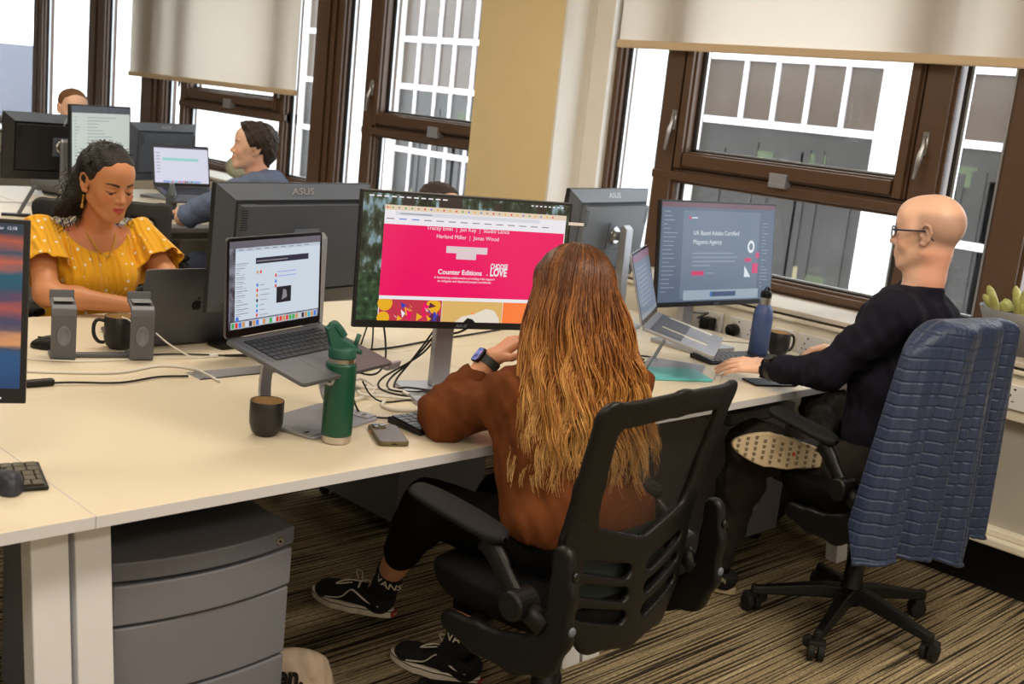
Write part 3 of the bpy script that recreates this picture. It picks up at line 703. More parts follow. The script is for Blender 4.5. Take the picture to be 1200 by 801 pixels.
# ================================================================== screens: emission palette
def E(name, c, s=1.0):
    k = 'E_'+name
    if k not in M: M[k] = emis('screen_'+name, c, s)
    return M[k]
def noise_screen(name, cols, scale, stretch=(1, 1, 1), s=1.0, detail=5, dist=0):
    m, nt, p = nmat('screen_'+name); N, L = nt.nodes, nt.links
    tc = N.new('ShaderNodeTexCoord'); mp = N.new('ShaderNodeMapping'); mp.inputs['Scale'].default_value = stretch; L.new(tc.outputs['Object'], mp.inputs[0])
    n = N.new('ShaderNodeTexNoise'); n.inputs['Scale'].default_value = scale; n.inputs['Detail'].default_value = detail; n.inputs['Distortion'].default_value = dist; L.new(mp.outputs[0], n.inputs[0])
    r = N.new('ShaderNodeValToRGB'); e = r.color_ramp.elements
    while len(e) > 1: e.remove(e[0])
    e[0].position = cols[0][0]; e[0].color = (*lin(cols[0][1]), 1)
    for q, c in cols[1:]: x = e.new(q); x.color = (*lin(c), 1)
    L.new(n.outputs[0], r.inputs[0]); L.new(r.outputs[0], p.inputs['Emission Color']); p.inputs['Emission Strength'].default_value = s
    p.inputs['Base Color'].default_value = (.01, .01, .01, 1); p.inputs['Roughness'].default_value = .25; return m
def sunset_screen():
    m, nt, p = nmat('screen_sunset'); N, L = nt.nodes, nt.links
    tc = N.new('ShaderNodeTexCoord'); sp = N.new('ShaderNodeSeparateXYZ'); L.new(tc.outputs['Object'], sp.inputs[0])
    mp = N.new('ShaderNodeMapping'); mp.inputs['Scale'].default_value = (5, 1, 26); L.new(tc.outputs['Object'], mp.inputs[0])
    n = N.new('ShaderNodeTexNoise'); n.inputs['Scale'].default_value = 1; n.inputs['Detail'].default_value = 5; L.new(mp.outputs[0], n.inputs[0])
    a = N.new('ShaderNodeMath'); a.operation = 'MULTIPLY_ADD'; a.inputs[1].default_value = .06; L.new(n.outputs[0], a.inputs[0]); L.new(sp.outputs[2], a.inputs[2])
    r = N.new('ShaderNodeValToRGB'); e = r.color_ramp.elements; L.new(a.outputs[0], r.inputs[0])
    while len(e) > 1: e.remove(e[0])
    st = [(.16, (16, 44, 78)), (.22, (28, 70, 116)), (.272, (34, 84, 128)), (.282, (60, 74, 98)), (.290, (232, 160, 100)), (.302, (200, 140, 104)), (.312, (104, 84, 96)), (.335, (70, 70, 98)), (.36, (176, 84, 78)), (.375, (84, 70, 96)), (.40, (36, 84, 104)), (.43, (30, 92, 112)), (.45, (200, 100, 74)), (.465, (50, 80, 100)), (.50, (188, 92, 70)), (.52, (46, 62, 78))]
    e[0].position = st[0][0]; e[0].color = (*lin(st[0][1]), 1)
    for q, c in st[1:]: x = e.new(q); x.color = (*lin(c), 1)
    L.new(r.outputs[0], p.inputs['Emission Color']); p.inputs['Emission Strength'].default_value = .9; p.inputs['Base Color'].default_value = (.01, .01, .01, 1); p.inputs['Roughness'].default_value = .25; return m
# the brand lettering on the bezels is reproduced as it stands
def logo_mb(mb, size, x, z, y, mi, flip=False):
    """angular five-letter maker's lettering"""
    return mb
def monitor(lab, loc, yaw, tilt, w=.614, h=.366, content=None, mats=None, bez=(.008, .008, .022), logo=True, mod='display_monitor', stand_h=None, depth=.05, column_off=.075, group='display monitors', backc=None):
    """local: screen faces -y, origin on the desk below the screen; loc = bottom middle of the screen, in the room"""
    zb = loc[2]-.731
    t = thing('display_monitor', lab, 'monitor', (loc[0], loc[1], .731), R(yaw), group=group)
    T = Matrix.Translation((0, 0, zb)) @ Matrix.Rotation(R(tilt), 4, 'X')
    bl, bt, bb = bez
    mb = MB(); mb.T = T
    mb.box(-w/2, w/2, 0, .018, 0, h)
    fr = mb.build('bezel', M['bezel'], t, bevel=.002)
    mb = MB(); mb.T = T
    if content: content(mb, w, h, bez)
    else: mb.rect(-w/2+bl, bb, w/2-bl, h-bt, -.0006)
    mb.build('screen', mats or [M['black_g']], fr)
    mb = MB(); mb.T = T
    if logo:
        mb.text('ASUS', .0115, 0, bb*.28, -.0012, 0, 'CENTER', .03, 1.25, shear=.3); mb.build('logo', M['monback_l'], fr)
    # chamfered rear cover with an inset centre panel
    i1 = (.052, .046, .05)
    def ring(ix, it, ib, y): return [(-w/2+ix, y, ib), (w/2-ix, y, ib), (w/2-ix, y, h-it), (-w/2+ix, y, h-it)]
    vs = ring(.002, .002, .002, .018)+ring(i1[0], i1[1], i1[2], .018+depth*.62)
    mb = MB(); mb.T = T; mb.add(vs, [(0, 4, 5, 1), (1, 5, 6, 2), (3, 7, 4, 0)], 0); mb.add(vs, [(2, 6, 7, 3)], 1)
    vs = ring(i1[0], i1[1], i1[2], .018+depth*.62)+ring(i1[0]+.006, i1[1]+.010, i1[2]+.006, .018+depth*.5)+ring(i1[0]+.012, i1[1]+.016, i1[2]+.012, .018+depth)
    mb.add(vs, [(i, i+4, (i+1) % 4+4, (i+1) % 4) for i in range(4)]+[(i+4, i+8, (i+1) % 4+8, (i+1) % 4+4) for i in range(4)]+[(8, 11, 10, 9)], 0)
    rc = mb.build('rear_cover', [backc or M['monback'], M['monback_l']], t); recalc(rc)
    # vent slots and rear lettering
    mb = MB(); mb.T = T
    for s in (-1, 1):
        for i in range(9): mb.box(s*(w/2-i1[0]-.020)-.012, s*(w/2-i1[0]-.020)+.012, .018+depth-.0005, .018+depth+.0008, h-i1[1]-.030-.007*i, h-i1[1]-.027-.007*i)
    for i in range(26): mb.box(-w/2+.09+i*.0165, -w/2+.099+i*.0165, .018+depth*.55, .018+depth*.78, h-i1[1]-.0165, h-i1[1]-.012)
    mb.build('vents', M['black'], rc)
    mb = MB(); mb.T = T
    a = math.atan2(i1[1], depth*.62)
    yl, zl = .018+depth*.62*.70+.0015, h-i1[1]*.70+.001
    mb.text('ASUS', .030, 0, 0, 0, 0, 'CENTER', .02, 1.35, rot=(R(90)-(math.pi/2-a)*1.0, 0, math.pi), loc=(0, yl, zl), shear=.35)
    if logo: mb.build('rear_logo', M['silver'], rc)
    # mount, column and foot
    hc = h*.52
    P = T @ Vector((0, .018+depth, hc))
    mb = MB(); mb.T = T
    mb.box(-.052, .052, .018+depth-.001, .018+depth+.004, hc-.052, hc+.052)
    mb.build('mount_plate', M['monback_l'], rc, bevel=.002)
    mb = MB().at((0, P.y, P.z), (R(-90), 0, 0)); mb.lathe([(0, -.002), (.036, -.002), (.036, .008), (.030, .012), (0, .012)], 24)
    mb.at((0, P.y, P.z), (R(-90), 0, 0)).lathe([(0, 0), (.018, 0), (.018, .045), (0, .045)], 16)
    mb.build('hinge', M['lock'], t, smooth=False, bevel=.001)
    cy = P.y+column_off-.02; top = P.z+.045
    mb = MB(); mb.prism([(cy-.016, .014), (cy+.020, .014), (cy+.014, top-.012), (cy-.004, top+.004), (cy-.016, top-.006)], -.027, .027, 'x')
    mb.build('stand_column', M['silver'], t, bevel=.003)
    mb = MB(); mb.prism(rrect(-.12, cy-.17, .12, cy+.055, .012), 0, .014, 'z')
    mb.build('stand_base', M['silver'], t, bevel=.002)
    return t
# ---------------------------------------------------------------- contents
def c_pink(mb, w, h, bez):
    bl, bt, bb = bez; x0, x1, z0, z1 = -w/2+bl, w/2-bl, bb, h-bt; W, H = x1-x0, z1-z0; y = -.0006
    X = lambda u: x0+W*u; Z = lambda v: z1-H*v
    mb.rect(x0, z0, x1, z1, y, 0)                                  # forest wallpaper
    mb.rect(X(0), Z(1), X(.16), Z(.62), y-.0001, 10)               # grassy ground
    for u, ww, v0, v1 in ((.18, .05, .0, .09), (.35, .11, .0, .12), (.62, .03, .02, .12), (.83, .05, 0, .1)): mb.rect(X(u), Z(v1), X(u+ww), Z(v0), y-.0001, 12)
    
    for i in range(11): mb.rect(X(.025+.034*i), Z(.026), X(.025+.034*i+.022), Z(.016), y-.0003, 2)
    for i in range(8): mb.rect(X(.80+.022*i), Z(.026), X(.80+.022*i+.012), Z(.016), y-.0003, 2)
    bx0, bx1 = .10, .985
    mb.rect(X(bx0), Z(1), X(bx1), Z(.085), y-.0002, 2)             # window
    mb.rect(X(bx0), Z(.125), X(bx1), Z(.085), y-.0003, 3)          # tab strip
    for i, k in enumerate((5, 6, 7)): mb.rect(X(bx0+.008+.012*i), Z(.112), X(bx0+.015+.012*i), Z(.100), y-.0004, k)
    rr = random.Random(5)
    for i in range(26): mb.rect(X(bx0+.06+.030*i), Z(.112), X(bx0+.068+.030*i), Z(.099), y-.0004, rr.choice((5, 6, 7, 8, 4)))
    mb.rect(X(bx0+.05), Z(.163), X(bx0+.75), Z(.133), y-.0003, 9)
    mb.rect(X(bx0+.07), Z(.153), X(bx0+.22), Z(.146), y-.0004, 4)
    for i in range(14): mb.rect(X(bx0+.01+.058*i), Z(.196), X(bx0+.045+.058*i), Z(.188), y-.0004, rr.choice((4, 4, 8)))
    mb.rect(X(bx0+.90), Z(.16), X(bx0+.98), Z(.135), y-.0004, 3)
    mb.rect(X(bx0), Z(.80), X(bx1-.004), Z(.205), y-.0003, 1)      # pink page
    cx_ = X(.50)
    mb.text('Tracey Emin  |  Jon Key  |  Studio Lenca', .0150, cx_, Z(.262), y-.0006, 2, 'CENTER', 0)
    mb.rect(X(bx0), Z(.2345), X(bx1-.004), Z(.200), y-.0008, 2)
    mb.text('Harland Miller  |  Jonas Wood', .0150, cx_, Z(.325), y-.0006, 2, 'CENTER', 0)
    mb.rect(X(.40), Z(.44), X(.60), Z(.385), y-.0006, 11); mb.rect(X(.42), Z(.416), X(.58), Z(.410), y-.0008, 3)
    mb.rect(X(.45), Z(.488), X(.547), Z(.436), y-.0006, 11); mb.rect(X(.465), Z(.466), X(.535), Z(.460), y-.0008, 3)
    mb.text('Counter Editions', .0185, X(.475), Z(.612), y-.0006, 2, 'CENTER', .022)
    mb.text('x', .009, X(.605), Z(.612), y-.0006, 2)
    mb.text('CHOOSE', .0195, X(.622), Z(.552), y-.0006, 2, 'LEFT', .03, .66); mb.text('LOVE', .0300, X(.622), Z(.612), y-.0006, 2, 'LEFT', .035, .70)
    mb.text('A fundraising collaboration providing vital support', .0088, X(.50), Z(.648), y-.0006, 2, 'CENTER', .006)
    mb.text('to refugees and displaced people worldwide', .0088, X(.50), Z(.676), y-.0006, 2, 'CENTER', .006)
    mb.rect(X(bx0), Z(.825), X(bx1-.004), Z(.80), y-.0004, 2)
    # picture tiles along the lower edge (plain stand-ins)
    def tile(u0, u1, mi): mb.rect(X(u0), Z(1), X(u1), Z(.828), y-.0005, mi)
    tile(.104, .40, 13)
    for (u, v, r, k) in ((.13, .86, .035, 14), (.36, .87, .035, 14), (.125, .98, .03, 14), (.37, .985, .03, 16)):
        mb.poly([(X(u)+W*r*math.cos(a*.52), max(z0, min(Z(.83), Z(v)+W*r*math.sin(a*.52)))) for a in range(12)], y-.0007, k)
    for i in range(22):
        u = .17+.2*rr.random(); v = .84+.14*rr.random(); mb.poly([(X(u), Z(v)), (X(u+.012+.02*rr.random()), Z(min(1, v+.03))), (X(u-.008+.03*rr.random()), Z(min(1, v+.09*rr.random()+.02)))], y-.0008-.00001*i, rr.choice((2, 15, 14, 1, 16)))
    tile(.402, .70, 17); tile(.702, .982, 18)
    mb.poly([(X(.47), z0), (X(.50), Z(.955)), (X(.56), Z(.93)), (X(.62), Z(.885)), (X(.66), Z(.90)), (X(.685), Z(.96)), (X(.69), z0)], y-.0007, 19)
    mb.poly([(X(.51), z0), (X(.53), Z(.965)), (X(.555), Z(.975)), (X(.57), z0)], y-.0008, 20); mb.rect(X(.545), Z(.933), X(.56), Z(.922), y-.0008, 18)
pinkmats = [noise_screen('forest', [(.34, (12, 20, 16)), (.47, (34, 52, 36)), (.56, (70, 84, 62)), (.66, (150, 180, 190)), (.74, (200, 220, 228))], 34, (1.4, 1, .7), .7), E('pink', (246, 0, 100), .95), E('white', (244, 240, 246), .95), E('peach', (238, 216, 190), .9), E('greytext', (150, 150, 156), .8),
            E('red', (222, 60, 50)), E('amber', (236, 170, 60)), E('green', (60, 170, 80)), E('blue', (70, 120, 220)), E('pale', (226, 228, 236), .9), noise_screen('grass', [(.35, (18, 40, 26)), (.6, (56, 92, 58)), (.75, (120, 150, 110))], 60, s=.7), E('button', (236, 214, 222), .9), E('trunk', (58, 46, 44), .7),
            E('tile_red', (196, 52, 72)), E('tile_gold', (236, 176, 30)), E('tile_blue', (70, 60, 170)), E('tile_dark', (90, 34, 60)), E('tile_ochre', (222, 180, 104)), E('tile_orange', (255, 128, 60)), E('tile_cream', (232, 222, 204)), E('tile_black', (20, 18, 22))]
monitor('wide black-framed screen showing a bright pink web page', (2.123, 2.305, .939), -21, -2, content=c_pink, mats=pinkmats, bez=(.007, .008, .020))
def c_dark(mb, w, h, bez):
    bl, bt, bb = bez; x0, x1, z0, z1 = -w/2+bl, w/2-bl, bb, h-bt; W, H = x1-x0, z1-z0; y = -.0006
    X = lambda u: x0+W*u; Z = lambda v: z1-H*v
    mb.rect(x0, z0, x1, z1, y, 0); mb.rect(x0, Z(.05), x1, z1, y-.0001, 1); rr = random.Random(3)
    for i in range(20): mb.rect(X(.02), Z(.10+.042*i), X(.05+.09*rr.random()), Z(.092+.042*i), y-.0002, 2); mb.rect(X(.89), Z(.20+.035*i), X(.90+.06*rr.random()), Z(.193+.035*i), y-.0002, 2)
    mb.rect(X(.18), Z(.97), X(.86), Z(.08), y-.0002, 3)
    mb.lathe([(0, 0)], 3) if False else None
    mb.rect(X(.225), Z(.165), X(.245), Z(.14), y-.0004, 5); mb.rect(X(.25), Z(.158), X(.30), Z(.147), y-.0004, 4)
    mb.text('UK Based Adobe Certified', .0235, X(.27), Z(.325), y-.0005, 4, 'LEFT', 0); mb.text('Magento Agency', .0235, X(.27), Z(.415), y-.0005, 4, 'LEFT', 0)
    for i, l in enumerate((.36, .40, .38, .16)): mb.rect(X(.27), Z(.515+.042*i), X(.27+l), Z(.503+.042*i), y-.0004, 2)
    mb.rect(X(.27), Z(.735), X(.375), Z(.69), y-.0004, 5); mb.rect(X(.40), Z(.718), X(.47), Z(.708), y-.0004, 2)
    mb.rect(X(.74), Z(.60), X(.80), Z(.56), y-.0004, 5); mb.rect(X(.84), Z(.56), X(.87), Z(.50), y-.0004, 5); mb.rect(X(.81), Z(.72), X(.865), Z(.615), y-.0004, 5)
    mb.poly([(X(.74), Z(.64)), (X(.80), Z(.76)), (X(.74), Z(.76))], y-.0004, 4)
    ring = [(X(.79)+.021*math.cos(a*.393), Z(.44)+.024*math.sin(a*.393)) for a in range(16)]; inn = [(X(.79)+.011*math.cos(a*.393), Z(.44)+.013*math.sin(a*.393)) for a in range(16)]
    for i in range(16): j = (i+1) % 16; mb.poly([ring[i], ring[j], inn[j], inn[i]], y-.0005, 4)
    mb.rect(X(.21), Z(.985), X(.88), Z(.885), y-.0006, 6); mb.rect(X(.44), Z(.955), X(.67), Z(.905), y-.0008, 7); mb.rect(X(.445), Z(.952), X(.455), Z(.908), y-.0009, 8)
darkm = [E('slate', (92, 108, 130), .85), E('slate_bar', (120, 84, 96), .8), E('slate_line', (150, 164, 180), .85), E('slate_page', (112, 128, 148), .85), E('softwhite', (226, 232, 238), .95), E('magenta', (214, 50, 110), .9), E('dockpale', (168, 186, 200), .8), E('dockblue', (70, 92, 126), .8), E('dockdot', (60, 130, 220), .9)]  # page tones lifted to stand in for glare on the screen
for mm_ in darkm: mm_.node_tree.nodes['Principled BSDF'].inputs['Roughness'].default_value = .32
monitor('slim screen with a dark blue web page facing the bald man', (3.555, 2.475, .906), -5, -6, w=.645, h=.384, content=c_dark, mats=darkm, bez=(.006, .007, .018))
monitor('large black screen turned away behind the raised laptop, its maker name on the rear band', (2.03, 3.03, .871), 190, -2, w=.645, h=.385, logo=True, bez=(.012, .012, .024))
monitor('dark grey screen turned away between the pink page and the bald man', (3.474, 3.036, .912), 191, -5, bez=(.01, .01, .02), backc=mat('window_lit_monitor_back', (98, 104, 114), .42))  # grey of the back lightened to stand in for window light
def c_sun(mb, w, h, bez):
    bl, bt, bb = bez; mb.rect(-w/2+bl, bb, w/2-bl, h-bt, -.0006, 0); mb.text('Tue 5 Mar  12:18', .0085, w/2-bl-.012, h-bt-.012, -.0009, 1, 'RIGHT'); mb.rect(-w/2+.03, .16, w/2-bl-.105, h-bt-.03, -.0008, 2)
    mb.rect(w/2-.075, bb*.3, w/2-.045, bb*.42, -.0009, 1)
monitor('screen cut by the left edge with a sunset sea wallpaper', (.630, 2.372, .874), -25, -8, content=c_sun, mats=[sunset_screen(), E('white', 0), E('window_pale', (206, 196, 206), .8)], bez=(.012, .009, .03))
monitor('black back of a far screen with a thin cable and a webcam', (2.775, 6.50, .874), 180, -3, bez=(.01, .01, .02), logo=False, backc=mat('black_monitor_back', (34, 33, 35), .5))
def c_pale(mb, w, h, bez):
    bl, bt, bb = bez; x0, x1, z0, z1 = -w/2+bl, w/2-bl, bb, h-bt; mb.rect(x0, z0, x1, z1, -.0006, 0); mb.rect(x0, z1-.035, x1, z1, -.0008, 1); rr = random.Random(8)
    for i in range(16): mb.rect(x0+.02, z1-.06-.017*i, x0+.03+.03*rr.random(), z1-.056-.017*i, -.0009, 2); mb.rect(x0+.12, z1-.06-.017*i, x0+.16+.2*rr.random(), z1-.056-.017*i, -.0009, 2)
monitor('far screen with a pale page behind the head of the woman in yellow', (2.86, 6.10, .905), 27, -2, w=.50, h=.415, content=c_pale, mats=[E('paper', (206, 214, 206), .9), E('menubar', (92, 96, 104), .7), E('paperline', (160, 172, 168), .8)], bez=(.012, .008, .02), logo=False)
monitor('far grey screen back with its maker name, behind the small open laptop', (3.66, 7.0, .84), 200, -3, bez=(.01, .01, .02), backc=mat('mid_grey_monitor_back', (74, 80, 92), .5))

# ================================================================== laptops
def laptop(lab, hinge, yaw, slope, back, w=.35, d=.243, lid=None, content=None, mats=None, body='spacegrey', apple=False, kb=None, group='open laptops'):
    """hinge middle, base runs to -y and drops by slope; the lid leans back"""
    t = thing('laptop', lab, 'laptop', hinge, R(yaw), group=group)
    Tb = Matrix.Rotation(R(slope), 4, 'X'); Tl = Matrix.Rotation(-R(back), 4, 'X')
    mb = MB(); mb.T = Tb; mb.prism(rrect(-w/2, -d, w/2, 0, .012), -.010, 0, 'z'); base = mb.build('base', M[body], t, bevel=.002)
    mb = MB(); mb.T = Tb; kw = w*.80; kd = .108; y1 = -.022
    mb.prism(rrect(-kw/2, y1-kd, kw/2, y1, .004), -.001, .0004, 'z'); mb.build('keyboard_well', kb or M['keys'], base)
    mb = MB(); mb.T = Tb; rows = [14, 14, 14, 13, 12, 9]; 
    for r_, n in enumerate(rows):
        yy = y1-.003-r_*(kd-.004)/6; hh = (kd-.004)/6-.0028
        if r_ == 5: ws = [1, 1, 1, 1.2, 5, 1.2, 1, 1, 1]
        else: ws = [1.0]*n; ws[-1] = 1.4; ws[0] = 1+.25*(r_ > 1)
        tot = sum(ws); x = -kw/2+.002
        for q in ws:
            ww = (kw-.004)*q/tot; mb.box(x+.0011, x+ww-.0011, yy-hh, yy, .0005, .0016); x += ww
    mb.build('keys', kb or M['keys'], base)
    mb = MB(); mb.T = Tb; mb.prism(rrect(-.075, -d+.012, .075, -d+.105, .005), -.001, .0003, 'z'); mb.build('trackpad', M['spacegrey' if body != 'spacegrey' else 'silver'] if False else M[body], base)
    mb = MB(); mb.T = Tb
    for s in (-1, 1): mb.box(s*(kw/2+.011)-.006, s*(kw/2+.011)+.006, y1-kd, y1, .0002, .0005)
    mb.build('speaker_grille', M['spacegrey_d'], base)
    lh = lid or d*.965
    mb = MB(); mb.T = Tl; mb.prism(rrect(-w/2, 0, w/2, lh, .010), 0, .006, 'y'); ld = mb.build('lid', M['spacegrey_d'] if body == 'spacegrey' else M[body], t, bevel=.0012)
    mb = MB(); mb.T = Tl; mb.prism(rrect(-w/2+.002, .002, w/2-.002, lh-.002, .009), -.0008, 0, 'y'); mb.build('screen_bezel', M['black_g'], ld)
    mb = MB(); mb.T = Tl
    if content: content(mb, w, lh)
    else: mb.rect(-w/2+.008, .016, w/2-.008, lh-.010, -.0012)
    mb.build('screen', mats or [M['black_g']], ld)
    if apple:   # the fruit-shaped mark on the lid: a rounded body with a bite, and a leaf
        mb = MB(); mb.T = Tl; pts = []
        for i in range(36):
            a = 2*math.pi*i/36; r = .0165*(1-.10*abs(math.cos(a))**6*(0))*(1-.13*math.exp(-((a-math.pi/2)/.32)**2)-.09*math.exp(-((a-1.5*math.pi)/.28)**2))
            x, z = r*math.cos(a), r*math.sin(a)*1.04
            dx, dz = x+.0195, z-.002
            if dx*dx+dz*dz < .0078**2: k = .0078/math.hypot(dx, dz); x, z = -.0195+dx*k, .002+dz*k
            pts.append((x, z))
        c0 = lh*.50; mb.add([(0, .0066, c0)]+[(x, .0066, c0+z) for x, z in pts], [(0, 1+i, 1+(i+1) % 36) for i in range(36)])
        mb.poly([(0, c0+.018), (-.001, c0+.022), (-.004, c0+.0265), (-.0075, c0+.028), (-.007, c0+.023), (-.004, c0+.019)], .0066); mb.build('lid_emblem', M['black_g'], ld)
    return t
def c_mac(mb, w, lh):
    x0, x1, z0, z1 = -w/2+.009, w/2-.009, .019, lh-.009; W, H = x1-x0, z1-z0; X = lambda u: x0+W*u; Z = lambda v: z1-H*v; y = -.0012; rr = random.Random(6)
    mb.rect(x0, z0, x1, z1, y, 0); mb.rect(x0, Z(.075), x1, z1, y-.0002, 1)
    mb.rect(X(.06), Z(.90), X(.995), Z(.08), y-.0002, 2)
    mb.rect(X(.06), Z(.12), X(.995), Z(.08), y-.0003, 3)
    for i in range(9): mb.rect(X(.09+.09*i), Z(.105), X(.14+.09*i), Z(.095), y-.0004, 4)
    for i in range(12): mb.rect(X(.07), Z(.26+.052*i), X(.10+.12*rr.random()), Z(.252+.052*i), y-.0004, 4); mb.rect(X(.07), Z(.28+.052*i), X(.09+.1*rr.random()), Z(.275+.052*i), y-.0004, 4)
    mb.rect(X(.27), Z(.275), X(.86), Z(.205), y-.0004, 5); mb.rect(X(.28), Z(.25), X(.62), Z(.238), y-.0005, 4)
    cs = [(.29, .37, 6), (.325, .37, 7), (.29, .52, 8), (.29, .58, 7), (.29, .64, 6), (.29, .70, 5), (.29, .76, 9), (.29, .82, 8), (.29, .87, 7), (.49, .43, 7), (.49, .50, 8), (.49, .555, 7)]
    for u, v, k in cs: mb.poly([(X(u)+.0035*math.cos(a*.785), Z(v)+.0045*math.sin(a*.785)) for a in range(8)], y-.0005, k)
    for i in range(7): mb.rect(X(.32), Z(.525+.058*i), X(.36+.08*rr.random()), Z(.518+.058*i), y-.0005, 4)
    mb.rect(X(.50), Z(.76), X(.665), Z(.57), y-.0005, 10); mb.poly([(X(.56), Z(.73)), (X(.62), Z(.70)), (X(.61), Z(.62)), (X(.575), Z(.60)), (X(.57), Z(.66))], y-.0006, 4)
    for v in (.39, .44): mb.rect(X(.51), Z(v+.006), X(.72), Z(v), y-.0005, 8)
    mb.poly([(X(.085)+.006*math.cos(a*.785), Z(.885)+.006*math.sin(a*.785)) for a in range(8)], y-.0005, 8)
    mb.rect(X(.02), Z(.992), X(.98), Z(.915), y-.0004, 3)
    for i in range(26): mb.rect(X(.028+.0365*i), Z(.984), X(.028+.0365*i+.028), Z(.925), y-.0006, rr.choice((8, 7, 9, 6, 11, 2, 12, 5)))
macm = [noise_screen('mountain', [(.4, (70, 66, 76)), (.6, (140, 140, 156))], 30, s=.8), E('menudark', (110, 106, 116), .8), E('mailwhite', (214, 226, 238), .92), E('mailbar', (196, 208, 222), .9), E('greytext', 0), E('navybar', (44, 44, 66), .8), E('amberdot', (208, 150, 90)), E('red', 0), E('blue', 0), E('teal', (50, 180, 200)), E('photo', (30, 30, 40), .8), E('green', 0), E('paper', 0)]
laptop('open laptop raised on a silver stand, mail list on its screen', (1.556, 2.353, .960), 17, 13.6, 3, content=c_mac, mats=macm)
M['kb_navy'] = mat('laptop_keys_shine', (28, 34, 56), .3)
def c_grey(mb, w, lh):
    mb.rect(-w/2+.009, .019, w/2-.009, lh-.009, -.0012, 0); mb.rect(-w/2+.009, lh-.035, w/2-.009, lh-.009, -.0014, 1); mb.rect(-w/2+.009, .019, w/2-.009, .034, -.0014, 2)
    for i in range(9): mb.rect(-w/2+.05, lh-.06-.015*i, -w/2+.05+.2, lh-.056-.015*i, -.0014, 2)
laptop('silver laptop tilted on a stand beside the dark blue web page', (3.06, 2.385, .90), 31, 14, 16, w=.356, d=.248, content=c_grey, mats=[E('laptop_grey', (120, 132, 150), .75), E('laptop_pink', (150, 110, 130), .75), E('laptop_bar', (146, 156, 168), .75)], body='silver', kb=mat('grey_keys', (92, 96, 106), .45))
laptop('open dark grey laptop seen from its lid, in front of the woman in yellow', (1.78, 3.155, .745), 179, .0, 12, w=.357, d=.248, apple=True, body='spacegrey_d')
def c_far(mb, w, lh):
    mb.rect(-w/2+.009, .019, w/2-.009, lh-.006, -.0012, 0); mb.rect(-w/2+.009, lh-.02, w/2-.009, lh-.006, -.0014, 1); mb.rect(-w/2+.06, lh-.09, w/2-.07, lh-.075, -.0014, 2); rr = random.Random(2)
    for i in range(18): mb.rect(-w/2+.06+.013*i, .021, -w/2+.069+.013*i, .031, -.0015, rr.choice((3, 4, 5, 1)))
    for i in range(7): mb.rect(-w/2+.02, lh-.05-.018*i, -w/2+.045, lh-.046-.018*i, -.0014, 6)
laptop('small open laptop with a pale page in front of the man in the hoodie', (3.335, 6.08, .90), -2, 14, 11, content=c_far, mats=[E('far_page', (222, 222, 240), .95), E('far_menu', (60, 50, 70), .8), E('far_mint', (150, 222, 214), .9), E('blue', 0), E('red', 0), E('teal', 0), E('paperline', 0)], body='spacegrey_d')

# ================================================================== laptop stands
def curved_stand(lab, loc, yaw):
    """silver stand: foot plate, two bent uprights with round recesses, top lips"""
    t = thing('laptop_stand', lab, 'stand', loc, R(yaw), group='metal laptop stands')
    mb = MB(); mb.prism(rrect(-.135, -.10, .135, .09, .02), 0, .005, 'z'); mb.build('foot_plate', M['silver'], t, bevel=.0015)
    for s in (-1, 1):
        P = spline([(s*.117, -.085, .004), (s*.117, -.02, .006), (s*.117, .045, .015), (s*.117, .075, .07), (s*.117, .068, .16), (s*.117, .035, .185), (s*.117, -.06, .165), (s*.117, -.13, .145), (s*.117, -.145, .165)], 5)
        mb = MB(); vs = []; fs = []
        for i, p in enumerate(P):
            d = (P[min(i+1, len(P)-1)]-P[max(i-1, 0)]).normalized(); n_ = Vector((0, -d.z, d.y))*.0035
            for a, b in ((-.02, 1), (.02, 1), (.02, -1), (-.02, -1)): vs.append((p.x+a, p.y+n_.y*b, p.z+n_.z*b))
        for i in range(len(P)-1):
            for j in range(4): fs.append((i*4+j, i*4+(j+1) % 4, i*4+4+(j+1) % 4, i*4+4+j))
        fs += [(3, 2, 1, 0), tuple(len(vs)-4+j for j in range(4))]
        mb.add(vs, fs); up = recalc(mb.build('upright', M['silver'], t, bevel=.0008))
        MB().at((s*.117, -.055, .005), (0, 0, 0)).lathe([(0, .003), (.011, .003), (.012, 0)], 18).build('rubber_pad', mat('brown_pad', (110, 98, 80), .6) if s > 0 else M['rubber'], up)
        mb = MB().at((s*.117, .079, .11), (R(-90), 0, 0)); mb.lathe([(.013, .0), (.016, .0015), (.016, .004), (.013, .004)], 24); mb.build('recess_ring', M['spacegrey'], up, smooth=True)
    return t
curved_stand('silver bent-metal stand under the raised laptop beside the black mug', (1.665, 2.305, .731), 17)
